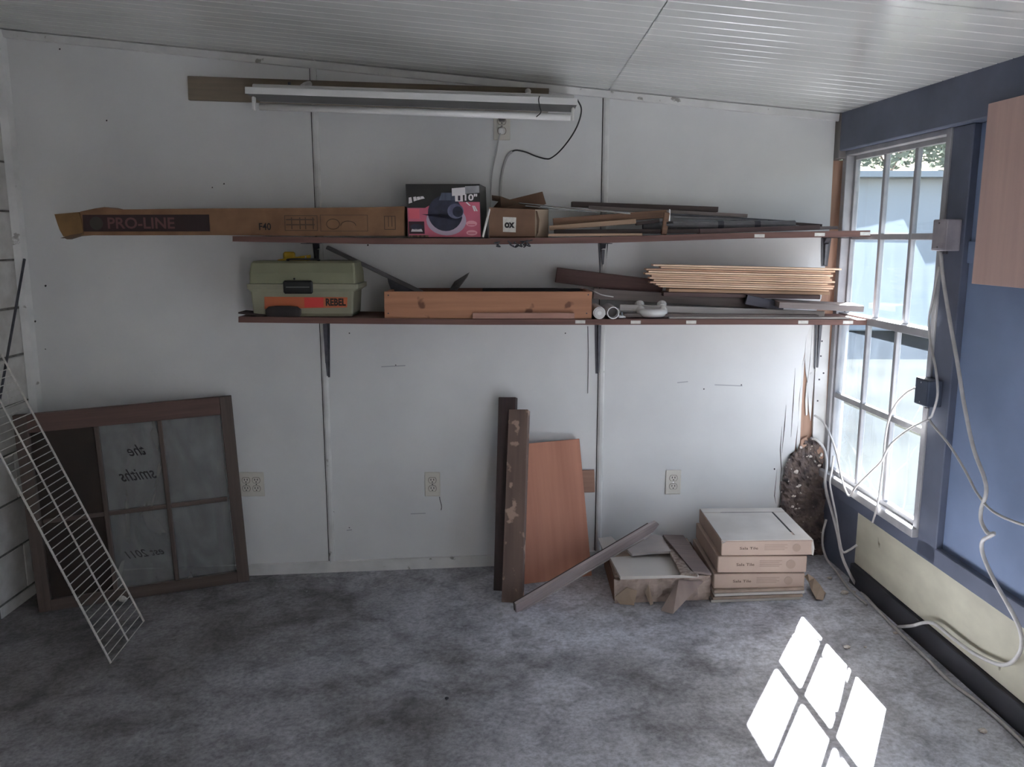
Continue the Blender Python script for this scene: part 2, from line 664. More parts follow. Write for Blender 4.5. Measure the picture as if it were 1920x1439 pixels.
def px_poly(pts, Y, t, name, m):
    return MB().prism([AY(*p, Y) for p in pts], (0, t, 0)).build(name, m, wb)


px_poly([(1514, 606), (1523, 606), (1521, 650), (1517, 690), (1514, 716), (1511, 700), (1509, 670)], .006, .004, 'peeling_sliver', M_TRIM)
px_poly([(1524, 606), (1533, 606), (1527, 700), (1520, 790), (1517, 770), (1514, 720), (1519, 680)], .004, .004, 'peeling_sliver', M_TRIM)
px_poly([(1513, 716), (1515, 722), (1514, 778), (1511, 780), (1510, 750)], .005, .004, 'peeling_sliver', M_TRIM)
px_poly([(1503, 690), (1509, 668), (1503, 760), (1500, 830), (1494, 850), (1493, 838), (1497, 790)], .005, .004, 'peeling_sliver', M_TRIM)
tb = px_poly([(1533, 606), (1557, 606), (1551, 720), (1546, 845), (1538, 838), (1532, 830), (1525, 836), (1524, 815), (1526, 760)], -.004, .012, 'nailed_board', M_TRIM)
k = MB()
for p in [(1539, 668), (1544, 700), (1536, 712), (1533, 752), (1541, 640)]:
    q = AY(*p, -.0042)
    k.tube([q, q + Vector((0, -.0012, 0))], .004, 8)
tag(k.build('nail_head', M_STEELDARK, wb), kind='stuff')
# rotted wood : rough lumpy sheet
random.seed(11)
poly = [(1452, 1062), (1462, 958), (1466, 905), (1474, 872), (1484, 852), (1498, 842), (1506, 830), (1520, 822), (1534, 828), (1543, 846), (1547, 880), (1552, 920), (1566, 970), (1582, 1030), (1590, 1075)]


def inside(x, y):
    c = False
    n = len(poly)
    for i in range(n):
        (x1, y1), (x2, y2) = poly[i], poly[(i + 1) % n]
        if (y1 > y) != (y2 > y) and x < (x2 - x1) * (y - y1) / (y2 - y1) + x1:
            c = not c
    return c


k = MB()
NX, NY = 46, 66
gx = lambda i: 1444 + i * (1600 - 1444) / NX
gy = lambda j: 815 + j * (1080 - 815) / NY
idx = {}
for j in range(NY + 1):
    for i in range(NX + 1):
        px, py = gx(i) + random.uniform(-1, 1), gy(j) + random.uniform(-1, 1)
        d = noise.noise(Vector((px * .045, py * .045, 0))) * .030 + noise.noise(Vector((px * .16, py * .16, 4))) * .018
        y = -.012 - d * .8 - max(0, (py - 960)) * .0002
        idx[i, j] = len(k.v)
        k.v.append(tuple(AY(px, py, y)))
for j in range(NY):
    for i in range(NX):
        if inside(gx(i + .5), gy(j + .5)):
            k.f.append((idx[i, j], idx[i + 1, j], idx[i + 1, j + 1], idx[i, j + 1]))
k.build('rotted_patch', M_ROT, wb)
k = MB()
for i in range(26):
    px, py = random.uniform(1500, 1540), random.uniform(826, 880)
    if random.random() < .5:
        px, py = random.uniform(1470, 1500), random.uniform(870, 960)
    q = AY(px, py, -.01)
    s = random.uniform(.004, .012)
    M = Matrix.Translation(q) @ Matrix.Rotation(random.uniform(0, 3), 4, Vector((random.random(), random.random(), random.random())).normalized())
    k.box((-s, -s * .5, -s * .8), (s, s * .5, s * .8), M, ch=s * .3)
tag(k.build('rubble_crumbs', mat('pale_plaster_crumb', (226, 220, 212), (196, 182, 170), .9, (60, 60, 60)), wb), kind='stuff')
px_poly([(1500, 846), (1512, 836), (1514, 818), (1502, 826)], -.004, .01, 'splinter', M_STUD)
px_poly([(1524, 838), (1534, 832), (1545, 846), (1543, 870), (1536, 866), (1530, 856)], -.012, .012, 'splinter', M_STUD)

# cornice and baseboard
k = MB()
x0, x1 = -2.12, 1.372
k.loft([[(x, -.0, cz(x) - .032), (x, -.012, cz(x) - .030), (x, -.016, cz(x) - .002), (x, 0, cz(x) - .002)] for x in (x0, x1)])
tag(k.build('trim_1', M_TRIM), 'narrow white trim strip under the ceiling along the back wall', kind='structure')
k = MB()
x0, x1 = -2.12, .38
k.loft([[(x, 0, fz(x) + .052), (x, -.012, fz(x) + .050), (x, -.014, fz(x) + .0), (x, 0, fz(x) + .0)] for x in (x0, x1)])
tag(k.build('baseboard_back', M_TRIM), 'scuffed white baseboard along the back wall', kind='structure')
k = MB()
cp = [(-2.128, -.035), (-2.10, -.022), (-2.088, -.0005), (-2.128, -.0005)]
k.loft([[(a, b, z) for a, b in cp] for z in (fz(-2.1), cz(-2.1))])
tag(k.build('trim_2', M_TRIM), 'white strip covering the left wall corner', kind='structure')

# left wall of painted concrete blocks
wl = empty('wall_left', kind='structure')
tag(wl, 'white painted concrete block wall on the left')
MB().box((-2.33, -6.4, -.2), (-2.134, .03, 2.45)).build('mortar_backing', M_MORTAR, wl)
cm = MB().box((0, 0, 0), (.06, .397, .195), ch=.004)
bm0 = None
for c in range(12):
    z0 = -.214 + .2035 * c
    for j in range(4):
        y1 = .02 - (0.2 if c % 2 else 0) - j * .405
        M = Matrix.Translation((-2.19 + random.uniform(-.0015, .0015), y1 - .397, z0 + .004))
        if bm0 is None:
            bm0 = cm.build('block', M_BLOCK, wl, M)
        else:
            o = bm0.copy()
            COL.objects.link(o)
            o.parent = wl
            o.matrix_local = M
    if c % 2:
        MB().box((-2.19, .02 - .197, z0 + .004), (-2.13, .02, z0 + .199), ch=.004).build('block', M_BLOCK, wl)
    ye = .02 - (0.2 if c % 2 else 0) - 4 * .405
    MB().box((-2.19, -6.4, z0 + .004), (-2.13, ye, z0 + .199), ch=.004).build('block_course', M_BLOCK, wl)

# right wall
RM = frame((FX0, 0, 0), RS_DIR)            # local X = towards the camera, Y = outwards, Z = up
wr = empty('wall_right', RM, 'structure')
tag(wr, 'dark framed right wall with a cream lower panel')


def rbox(name, s0, s1, z0, z1, y0, y1, m, ch=.002, parent=None):
    return MB().box((s0, y0, z0), (s1, y1, z1), ch=ch).build(name, m, parent or wr)


Z_C1 = (RS(1639, 980)[1] + RS(1907, 1159)[1]) / 2     # cream panel top / bottom
Z_C0 = (RS(1720, 1154)[1] + RS(1920, 1319)[1]) / 2
S_L, S_R = 0.004, RS(1794, 245)[0]                 # window frame left / right
Z_T = RS(1690, 262)[1]
Z_B = RS(1710, 996)[1]
END = 6.2
rbox('header_beam', .02, END, Z_T, 2.05, -.045, .045, M_SLATE, .004)
rbox('window_stud', S_R, S_R + .115, Z_C1, Z_T, -.012, .045, M_SLATE, .003)
WFILL_L, WFILL_R = 1.75, 2.54                            # unseen window added to let in fill light
rbox('navy_panel', S_R + .115, WFILL_L, Z_C1, Z_T, .012, .045, M_NAVY)
rbox('navy_panel', WFILL_R, END, Z_C1, Z_T, .012, .045, M_NAVY)
rbox('middle_rail', S_R + .115, WFILL_L, RS(1810, 470)[1] - .04, RS(1810, 470)[1] + .03, .004, .012, M_NAVY)
rbox('sill_board', .0, END, Z_C1 - .005, Z_B, -.012, .045, M_SLATE, .003)
bl = RS(1607, 1000)[0]
rbox('cream_panel', bl, END, Z_C0, Z_C1, -.004, .045, M_CREAM, .004)
rbox('dark_panel', .0, bl, .05, Z_C1, .0, .045, M_SLATE, .002)
rbox('sole_plate', bl - .0, END, .03, Z_C0, -.02, .045, mat('black_sole_plate', (46, 46, 52), (58, 58, 64), .7, (6, 6, 6)), .003)

# rear wall behind the camera
wre = MB().box((-2.3, -6.5, -.2), (2.0, -6.4, 2.5)).build('wall_rear', M_WALL)
tag(wre, 'plain white rear wall', kind='structure')

# windows
fr_w = .035
Z_M0, Z_M1 = RS(1658, 622)[1], RS(1658, 602)[1]


def window(name, S_L, S_R, label):
    wi = empty(name, RM, 'structure')
    tag(wi, label)
    k = MB()
    k.box((S_L, -.018, Z_B), (S_L + fr_w, .045, Z_T), ch=.002)
    k.box((S_R - fr_w * .8, -.018, Z_B), (S_R, .045, Z_T), ch=.002)
    k.box((S_L, -.017, Z_T - .02), (S_R, .045, Z_T), ch=.002)
    k.build('window_frame', M_WINPAINT, wi)
    MB().box((S_L, -.035, Z_B - .004), (S_R, .045, Z_B + .03), ch=.003).build('window_sill', M_WINPAINT, wi)

    def sash(name, z0, z1, y, rails, mz):
        fr = MB()
        a, b = S_L + fr_w, S_R - fr_w * .8
        st = .016
        fr.box((a, y, z0), (a + st, y + .022, z1), ch=.0015)
        fr.box((b - st, y, z0), (b, y + .022, z1), ch=.0015)
        fr.box((a + st, y, z0), (b - st, y + .022, z0 + rails[0]), ch=.0015)
        fr.box((a + st, y, z1 - rails[1]), (b - st, y + .022, z1), ch=.0015)
        so = fr.build(name, M_WINPAINT, wi)
        m1, m2 = a + (b - a) * .353, a + (b - a) * .668
        cut = [a + st, m1, m2, b - st]
        for mm in (m1, m2):
            MB().box((mm - .010, y + .001, z0 + rails[0]), (mm + .010, y + .020, z1 - rails[1]), ch=.0015).build('muntin', M_WINPAINT, so)
        for i in range(3):
            MB().box((cut[i] + (.010 if i else 0), y + .001, mz - .012), (cut[i + 1] - (.010 if i < 2 else 0), y + .020, mz + .012), ch=.0015).build('muntin', M_WINPAINT, so)
        lev = [z0 + rails[0], mz, z1 - rails[1]]
        for i in range(3):
            for j in range(2):
                MB().box((cut[i] - .003, y + .011, lev[j]), (cut[i + 1] + .003, y + .0112, lev[j + 1])).build('pane', M_GLASS, so)

    sash('upper_sash', Z_M0 + .012, Z_T - .02, .016, (.03, .018), RS(1666, 444)[1])
    sash('lower_sash', Z_B + .03, Z_M1, -.008, (.018, .03), RS(1640, 771)[1])


window('window_1', S_L, S_R, 'grey painted double-hung window with six dusty panes per sash')
window('fill_window', WFILL_L, WFILL_R, 'unseen double-hung window added to the right wall for fill light')

# outside: ground, eaves do the shading, trees beyond
g = MB().box((FX0 + .06, -14, -.22), (40, 26, -.12)).build('ground', mat('dark_soil', (30, 30, 27), (40, 40, 34), 1.0, (.8, .8, .8), 6, spec=0.0))
tag(g, 'dark damp ground outside the window', kind='structure')

# eave: roof edge over the window
MBe = MB()
MBe.prism([(FX0 + .05, .46, 2.00), (FX0 + .325, .46, 1.985), (FX0 + .325, .46, 2.06), (FX0 + .05, .46, 2.08)], (0, -7.2, 0))
tag(MBe.build('roof_eave', M_TRIM), 'white eave outside above the window', kind='structure')
random.seed(5)


def tree(px, py, h, r, label):
    t = thing('tree', label, 'tree', Matrix.Translation((px, py, -.12)), 'trees outside the window')
    pts = catmull([(0, 0, 0), (.04, .02, h * .3), (-.03, .05, h * .6), (.02, 0, h * .9)], 4)
    k = MB().tube(pts, [.07 - .05 * i / (len(pts) - 1) for i in range(len(pts))], 8)
    for a in range(5):
        an = a * 1.257 + .3
        k.tube(catmull([(0, 0, h * .6), (math.cos(an) * r * .35, math.sin(an) * r * .35, h * .74), (math.cos(an) * r * .7, math.sin(an) * r * .7, h * .82)], 3), [.03, .027, .024, .02, .016, .013, .01], 6)
    k.build('trunk', mat('grey_bark', (88, 76, 66), (60, 52, 46), .9, (20, 20, 5)), t, smooth=True)
    k = MB()
    for i in range(2200):
        v = Vector((random.gauss(0, 1), random.gauss(0, 1), random.gauss(0, 1))).normalized() * (random.random() ** .4)
        p = Vector((v.x * r, v.y * r, h * .82 + v.z * h * .2))
        a = Vector((random.gauss(0, 1), random.gauss(0, 1), random.gauss(0, .6))).normalized()
        b = a.orthogonal().normalized()
        s = random.uniform(.07, .13)
        k.add([p - a * s, p + b * s * .45, p + a * s, p - b * s * .45], [(0, 1, 2, 3)])
    tag(k.build('foliage', mat('green_leaves', (96, 104, 92), (120, 128, 116), 1.0, (2, 2, 2), spec=0.0), t), kind='stuff')
    return t


tree(7.7, 17.0, 4.9, 1.05, 'tree outside behind the low house, seen through the left column of panes')
tree(9.15, 17.2, 5.2, 1.1, 'tree outside behind the low house, seen through the middle column of panes')
tree(10.7, 17.0, 5.0, 1.1, 'tree outside behind the low house, seen through the right column of panes')
nb = thing('neighbour_house', 'low grey rendered house outside in front of the trees', 'house', T((6.0, 11.0, -.12)))
MB().box((-6.5, 0, 0), (7.0, 5.0, 2.62), ch=.02).build('house_wall', mat('grey_render', (214, 213, 212), (222, 221, 220), 1.0, (1.2, 1.2, 1.2), spec=0.0), nb)
MB().prism([(-6.7, -.3, 2.62), (-6.7, 5.3, 2.62), (-6.7, 5.3, 2.72), (-6.7, -.3, 2.72)], (13.9, 0, 0)).build('house_roof', mat('pale_roofing', (206, 206, 206), rough=1.0, spec=0.0), nb)

# ================================================================== THINGS

# plywood sheet fixed on the right wall
s0, z0 = RS(1836, 532, .03)
s1, z1 = RS(1868, 195, .03)
o = MB().box((s0, -.055, z0), (s0 + .72, -.043, z1), ch=.001).build('plywood_sheet', M_PLY, None)
o.matrix_world = RM
tag(o, 'pinkish plywood sheet fixed high on the dark right wall', 'plywood')

# ---- shelves -------------------------------------------------------
SY = -0.30


def shelf_profile(tops, bots):
    pt = [AY(*p, SY) for p in tops]
    pb = [AY(*p, SY) for p in bots]
    return pt, pb


def interp(pts, x):
    for a, b in zip(pts, pts[1:]):
        if x <= b.x or b is pts[-1]:
            return a.z + (b.z - a.z) * (x - a.x) / (b.x - a.x)


U_T, U_B = shelf_profile([(436, 443), (700, 446.5), (900, 447.5), (1130, 444.5), (1400, 436.5), (1632, 432)], [(436, 453), (700, 458), (900, 459), (1130, 456), (1400, 447.5), (1632, 444)])
L_T, L_B = shelf_profile([(447, 594), (700, 597), (900, 599), (1130, 599), (1400, 598.5), (1628, 600)], [(447, 605), (700, 608), (900, 609.5), (1130, 609.5), (1400, 609), (1628, 610)])


def zu(x):
    return interp(U_T, x)


def zl(x):
    return interp(L_T, x)


def shelf(name, label, pt, pb, stickers, group):
    o = thing(name, label, 'shelf', T((pt[0].x, SY, pt[0].z)), group)
    og = Vector((pt[0].x, SY, pt[0].z))
    rings = []
    for a, b in zip(pt, pb):
        yb = -.004 if a.x < 1.36 else -.035
        rings.append([Vector((b.x, SY, b.z)) - og, Vector((b.x, yb, b.z)) - og, Vector((a.x, yb, a.z)) - og, Vector((a.x, SY, a.z)) - og])
    MB().loft(rings).build('board', M_SHELF, o)
    for px, py in stickers:
        q = AY(px, py, SY) - og
        MB().box((q.x - .020, -.0012, q.z - .0065), (q.x + .020, 0, q.z + .0065)).build('paper_label', M_LABEL, o)
    return o


shelf('wall_shelf', 'upper red-brown wall shelf under the fan box', U_T, U_B, [(1424, 442.5), (1537, 440), (1622, 438.5)], 'two long wall shelves')
shelf('wall_shelf', 'lower red-brown wall shelf under the fishing tackle box', L_T, L_B, [(1088, 604), (1192, 604.5), (1296, 604.5), (1506, 604.5), (1590, 604.8)], 'two long wall shelves')


def bracket(px, ztop, pbot, label):
    x = AY(px, 540 if ztop > 1.3 else 640, -.02).x
    zb = AY(*pbot, -.02).z
    t = thing('shelf_bracket', label, 'bracket', T((x, 0, ztop)), 'dark steel shelf brackets')
    h = ztop - zb
    # stamped L bracket: both leaves taper to their ends and carry a raised rib
    MB().loft([[(-.022, -.003, -.004), (.022, -.003, -.004), (.022, -.0008, -.004), (-.022, -.0008, -.004)],
               [(-.013, -.003, -h), (.013, -.003, -h), (.013, -.0008, -h), (-.013, -.0008, -h)]]).build('wall_leaf', M_STEELDARK, t)
    MB().loft([[(-.020, -.0012, -.004), (.020, -.0012, -.004), (.020, -.0012, -.0012), (-.020, -.0012, -.0012)],
               [(-.011, -.25, -.004), (.011, -.25, -.004), (.011, -.25, -.0012), (-.011, -.25, -.0012)]]).build('shelf_leaf', M_STEELDARK, t)
    MB().loft([[(-.010, -.003, -.03), (-.006, -.016, -.03), (.006, -.016, -.03), (.010, -.003, -.03)],
               [(-.005, -.003, -h + .006), (-.003, -.008, -h + .006), (.003, -.008, -h + .006), (.005, -.003, -h + .006)]]).build('rib', mat('worn_dark_steel', (74, 74, 80), (92, 92, 98), .4, (30, 30, 30)), t)
    MB().loft([[(-.010, -.003, -.032), (.010, -.003, -.032), (.010, -.034, -.004), (-.010, -.034, -.004)],
               [(-.010, -.003, -.004), (.010, -.003, -.004), (.010, -.003, -.0035), (-.010, -.003, -.0035)]]).build('corner_brace', M_STEELDARK, t)


for px, pb_, w in ((597, (599, 512), 'behind the tackle box'), (1130, (1130, 508), 'on the middle batten above the lumber'), (1546, (1540, 500), 'beside the window corner above the pale laths')):
    x = AY(px, 540, -.02).x
    bracket(px, interp(U_B, x) - .001, pb_, 'dark steel bracket holding the upper shelf ' + w)
for px, pb_, w in ((609, (614, 709), 'below the tackle box'), (1124, (1124, 702), 'below the white pipe ends'), (1538, (1528, 693), 'in front of the broken wall corner')):
    x = AY(px, 640, -.02).x
    bracket(px, interp(L_B, x) - .001, pb_, 'dark steel bracket holding the lower shelf ' + w)


def front_thing(name, label, cat, px, Y, zfun, dz=0.0, group=None):
    """thing standing on a shelf; local x to the right, y back, z up"""
    x = AY(px, 500, Y).x
    return thing(name, label, cat, T((x, Y, zfun(x) + dz)), group), x


def loc(t, p, Y):
    return AY(p[0], p[1], Y) - t.matrix_world.translation


# ---- long lamp carton with printed panel ---------------------------
Y = -.285
t, _ = front_thing('lamp_carton', 'long narrow brown carton with a dark PRO-LINE panel overhanging the upper shelf', 'carton', 440, Y, zu, .0008)
og = t.matrix_world.translation
tops = [(150, 397), (178, 391), (196, 388.5), (215, 393), (400, 391), (580, 390), (700, 388.5), (757, 387)]
bots = [(155, 441), (178, 441.5), (196, 441.5), (215, 441.5), (400, 441), (580, 443.5), (700, 445.5), (757, 446)]
rings = []
for a, b in zip(tops, bots):
    A_, B_ = loc(t, a, Y), loc(t, b, Y)
    B_.z = max(B_.z, 0) if a[0] > 430 else B_.z
    rings.append([(B_.x, 0, B_.z), (B_.x, .115, B_.z), (A_.x, .115, A_.z), (A_.x, 0, A_.z)])
MB().loft(rings).build('carton_body', M_CARD, t)
fp = [loc(t, p, Y) for p in [(103, 402), (148, 398), (153, 412), (157, 441), (120, 444), (113, 432), (108, 418)]]
MB().prism([(p.x, -.004 - .02 * i * 0, p.z) for i, p in enumerate(fp)], (0, .1, 0)).build('end_flap', mat('tan_cardboard', (138, 106, 66), (120, 92, 58), .8, (12, 12, 12)), t)
fp = [loc(t, p, Y) for p in [(115, 447), (134, 441), (158, 437), (150, 442), (128, 449), (122, 446)]]
MB().prism([(p.x, -.01, p.z) for p in fp], (0, .04, 0)).build('torn_shred', M_CARDIN, t)
fp = [loc(t, p, Y) for p in [(155, 403), (392, 402.5), (394, 434), (157, 434.5)]]
pn = MB().prism([(p.x, -.0015, p.z) for p in fp], (0, .0014, 0)).build('print_panel', mat('dark_maroon_print', (46, 32, 32), (58, 36, 36), .6, (5, 5, 5)), t)
c = (fp[0] + fp[2]) / 2
q = loc(t, (265, 418.5), Y)
u = 1 / 469
text('lettering', 'PRO-LINE', 124 * u, 21 * u, mat('dull_maroon_letter', (108, 74, 73), rough=.7), pn, T((q.x, -.0015, q.z)) @ FRONT, bold=.02)
q = loc(t, (181, 419), Y)
k = MB().tube([(q.x, -.0022, q.z), (q.x, -.0012, q.z)], .026, 20)
k.build('emblem', mat('dull_olive_print', (66, 62, 56), rough=.7), pn)
q = loc(t, (497, 425), Y)
text('stamped_code', 'F40', 22 * u, 13 * u, M_INKBLACK, t, T((q.x, 0, q.z)) @ FRONT, bold=.015)


def outline_box(t, x0, y0, x1, y1, Y, th=1.2, dy=-.0012, m=M_INK, name='printed_outline'):
    k = MB()
    a, b = loc(t, (x0, y0), Y), loc(t, (x1, y1), Y)
    w = th / 469
    for (lx, lz, hx, hz) in ((a.x, b.z, b.x, b.z + w), (a.x, a.z - w, b.x, a.z), (a.x, b.z, a.x + w, a.z), (b.x - w, b.z, b.x, a.z)):
        k.box((lx, dy, lz), (hx, dy + .001, hz))
    return k, a, b, w


k, a, b, w = outline_box(t, 533, 404, 596, 433, Y)
for f in (.35, .68):
    k.box((a.x + .006, -.0012, b.z + (a.z - b.z) * f), (b.x - .012, -.0002, b.z + (a.z - b.z) * f + w * 2))
for f in (.2, .45, .62, .85):
    k.box((a.x + (b.x - a.x) * f, -.0012, b.z + .006), (a.x + (b.x - a.x) * f + w * 1.6, -.0002, a.z - .008))
k.build('printed_outline', M_INK, t)
k, a, b, w = outline_box(t, 600, 403, 690, 434, Y, .8)
k.tube([(a.x + .05 + math.cos(i * .4) * .026, -.0006, b.z + .028 + math.sin(i * .4) * .02) for i in range(17)], .0012, 4)
k.tube([(a.x + .11 + math.cos(i * .4) * .03, -.0006, b.z + .022 + math.sin(i * .4) * .018) for i in range(9)], .0012, 4)
k.build('printed_outline', M_INK, t)
k, a, b, w = outline_box(t, 720, 405, 742, 431, Y)
for f in (.35, .65):
    k.box((a.x + (b.x - a.x) * f, -.0012, b.z + .012), (a.x + (b.x - a.x) * f + w, -.0002, a.z))
k.build('printed_outline', M_INK, t)

# ---- fan box --------------------------------------------------------
Y = -.27
t, _ = front_thing('fan_box', 'pink and black printed fan box marked 10 inches on the upper shelf', 'box', 834, Y, zu, .0008)
fc = [loc(t, p, Y) for p in [(765, 446), (903, 446), (899, 345), (760, 345)]]
zt = fc[2].z
rings = [[(fc[0].x, 0, 0), (fc[1].x, 0, 0), (fc[1].x + .018, .22, 0), (fc[0].x + .018, .22, 0)],
         [(fc[3].x, .008, zt), (fc[2].x, .008, zt), (fc[2].x + .018, .22, zt), (fc[3].x + .018, .22, zt)]]
MB().loft(rings).build('box_body', mat('black_box_print', (34, 33, 32), (46, 44, 42), .45, (9, 9, 9)), t)
FW, FH = fc[1].x - fc[0].x, zt
BM = frame((fc[0].x, -.0003, 0), (1, 0, 0), (fc[3].x * 0, .008, zt))


def on_box(u, v, d=-.0008):                   # u right, v up as fractions of the front
    return (fc[0].x + (fc[3].x - fc[0].x) * v + FW * u, .008 * v + d, zt * v)


def print_poly(name, uv, m, d=-.0008, parent=None):
    return MB().prism([on_box(u, v, d) for u, v in uv], (0, .0006, 0)).build(name, m, parent or t)


PINK = mat('pink_print', (206, 108, 128), (190, 92, 112), .45, (6, 6, 6))
WHITEP = mat('white_print', (228, 222, 222), rough=.45)
NAVYP = mat('navy_print', (38, 38, 52), (56, 58, 78), .4, (16, 16, 16))
LILAC = mat('lilac_print', (186, 168, 186), rough=.45)
print_poly('pink_field', [(0.01, .02), (.99, .02), (.99, .67), (.70, .67), (.66, .60), (.30, .60), (.25, .56), (.01, .56)], PINK)


def disc_uv(cu, cv, ru, rv, a0=0, a1=2 * math.pi, n=28):
    return [(cu + ru * math.cos(a0 + (a1 - a0) * i / n), cv + rv * math.sin(a0 + (a1 - a0) * i / n)) for i in range(n)]


print_poly('printed_base', disc_uv(.53, .33, .27, .28), LILAC, -.0014)
print_poly('printed_fan', [(.20, .44), (.32, .42)] + disc_uv(.52, .46, .235, .33), NAVYP, -.0020)
print_poly('printed_shine', disc_uv(.66, .50, .11, .14), mat('grey_blue_print', (116, 118, 142), (84, 84, 108), .4, (20, 20, 20)), -.0026)
print_poly('printed_shine', disc_uv(.69, .49, .07, .10), NAVYP, -.0030)
print_poly('printed_grille', [(.44, .70), (.66, .70), (.66, .84), (.48, .84)], mat('blue_grey_print', (96, 104, 122), (70, 76, 92), .4, (60, 4, 4)), -.0026)
print_poly('white_patch', [(.62, .78), (.80, .80), (.80, .94), (.62, .92)], WHITEP, -.0030)
print_poly('white_patch', [(.66, .68), (.765, .68), (.765, .80), (.66, .80)], WHITEP, -.0028)
print_poly('grey_patch', [(.80, .82), (.99, .84), (.99, .97), (.80, .96)], mat('grey_print', (140, 138, 140), (176, 174, 176), .5, (18, 18, 18)), -.0014)
print_poly('inset_picture', [(.02, .08), (.23, .08), (.23, .31), (.02, .31)], mat('inset_dark_print', (58, 34, 44), rough=.5), -.0016)
print_poly('inset_fan', disc_uv(.125, .21, .085, .055), NAVYP, -.0022)
print_poly('inset_base', [(.045, .12), (.205, .12), (.19, .17), (.06, .17)], WHITEP, -.0022)
print_poly('badge', disc_uv(.87, .27, .075, .055), mat('pale_pink_print', (226, 160, 170), rough=.5), -.0016)
print_poly('badge', disc_uv(.87, .10, .075, .05), mat('pale_pink_print', (226, 160, 170), rough=.5), -.0016)
print_poly('pink_block', [(.03, .36), (.17, .36), (.17, .54), (.03, .54)], mat('red_pink_print', (222, 104, 118), rough=.5), -.0016)
for j in range(3):
    print_poly('print_line', [(.85, .60 - .0 * j), (.80, .66), (.82, .67), (.87, .60)][:4] if j == 0 else [(.88 + .03 * j, .50), (.90 + .03 * j, .50), (.885 + .02 * j, .60), (.865 + .02 * j, .60)], WHITEP, -.0018)
for uv in ([(.03, .64), (.08, .66), (.07, .76), (.035, .75)], [(.10, .68), (.145, .70), (.13, .77), (.095, .76)], [(.15, .70), (.20, .72), (.18, .77), (.14, .76)], [(.20, .72), (.25, .735), (.23, .775), (.19, .77)]):
    print_poly('white_letter', uv, WHITEP, -.0018)
for v0 in (.24, .085):
    print_poly('print_line', [(.82, v0), (.92, v0), (.92, v0 + .02), (.82, v0 + .02)], PINK, -.0024)
print_poly('yellow_line', [(.02, .02), (.28, .02), (.28, .055), (.02, .055)], mat('ochre_print', (150, 120, 92), (70, 52, 52), .5, (120, 20, 4)), -.0016)
TM = frame(on_box(.875, .755, -.0032), (1, 0, 0)) @ FRONT
text('size_lettering', '10"', FW * .17, FH * .125, WHITEP, t, TM, bold=.03)
text('size_lettering', 'I', FW * .03, FH * .09, mat('dark_purple_print', (60, 48, 66), rough=.5), t, frame(on_box(.715, .74, -.0034), (1, 0, 0)) @ FRONT, bold=.04)

# ---- open carton with ox label ---------------------------------------
Y = -.275
t, _ = front_thing('open_carton', 'small open brown carton with a white ox label', 'carton', 960, Y, zu, .0008)
g = lambda p, Yy=Y: loc(t, p, Yy)
fl_, fr_, br_ = g((917, 445)), g((1003, 446)), g((1029, 444), Y + .09)
bl_ = Vector((fl_.x + .012, .16, 0))
br_ = Vector((br_.x, .13, 0))
tl_, tr_ = g((921, 389)), g((1003, 393))
th = tl_.z
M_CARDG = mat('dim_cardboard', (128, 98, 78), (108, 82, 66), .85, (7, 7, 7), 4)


def wall4(name, a, b, h0, h1, m, th_=.004):
    a, b = Vector(a), Vector(b)
    n = Vector((-(b - a).y, (b - a).x, 0)).normalized() * th_
    MB().prism([(a.x, a.y, 0), (b.x, b.y, 0), (b.x, b.y, h1), (a.x, a.y, h0)], n).build(name, m, t)


wall4('carton_wall', (fl_.x, 0, 0), (fr_.x, 0, 0), th, tr_.z, M_CARDG)
wall4('carton_wall', (fr_.x, 0, 0), (br_.x, br_.y, 0), tr_.z, tr_.z + .004, M_CARDL)
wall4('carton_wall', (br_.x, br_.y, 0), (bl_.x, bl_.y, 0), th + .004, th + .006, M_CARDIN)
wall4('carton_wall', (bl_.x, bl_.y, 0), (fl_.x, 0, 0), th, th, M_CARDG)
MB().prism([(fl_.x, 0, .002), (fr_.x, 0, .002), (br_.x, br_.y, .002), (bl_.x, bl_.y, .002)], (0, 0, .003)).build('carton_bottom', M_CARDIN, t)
fp = [g(p, Y + .14) for p in [(945, 377), (1016, 360), (1023, 383), (1000, 392), (948, 390)]]
MB().prism([(p.x, .14 - .02 * (i in (1, 2)), p.z) for i, p in enumerate(fp)], (.002, .004, 0)).build('carton_flap', M_CARDG, t)
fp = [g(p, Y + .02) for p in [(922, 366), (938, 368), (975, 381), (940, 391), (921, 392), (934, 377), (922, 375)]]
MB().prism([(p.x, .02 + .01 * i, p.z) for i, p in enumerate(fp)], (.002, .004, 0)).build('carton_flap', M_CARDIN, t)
fp = [g(p) for p in [(943, 407), (968, 408), (967, 436), (943, 435)]]
st_ = MB().prism([(p.x, -.0012, p.z) for p in fp], (0, .001, 0)).build('paper_label', M_LABEL, t)
q = g((955.5, 422.5))
text('label_lettering', 'ox', 19 * u, 10.5 * u, M_INKBLACK, st_, T((q.x, -.0012, q.z)) @ FRONT, bold=.05)
q = g((955.5, 412.5))
text('label_lettering', 'oo', 12 * u, 4 * u, mat('grey_print_ink', (150, 146, 140)), st_, T((q.x, -.0012, q.z)) @ FRONT) if False else None
fp = [g(p, Y - .0) for p in [(1004, 395), (1007, 396), (1011, 412), (1009, 436), (1005, 444), (1007, 415)]]
MB().prism([(p.x, -.002, p.z) for p in fp], (.001, .003, 0)).build('corner_tear', M_CARDIN, t)

# ---- shiny rods out of the carton ------------------------------------
for n_, (a, b, w) in enumerate([((968, 381), (1182, 401), 'upper'), ((985, 387), (1120, 398), 'lower')]):
    o = MB().tube([AY(*a, -.2 - .03 * n_), AY(*b, -.235 - .03 * n_)], .0035, 6).build('steel_rod', M_STEEL)
    tag(o, w + ' thin shiny steel rod sticking out of the ox carton', 'rod', 'shiny rods in the open carton')

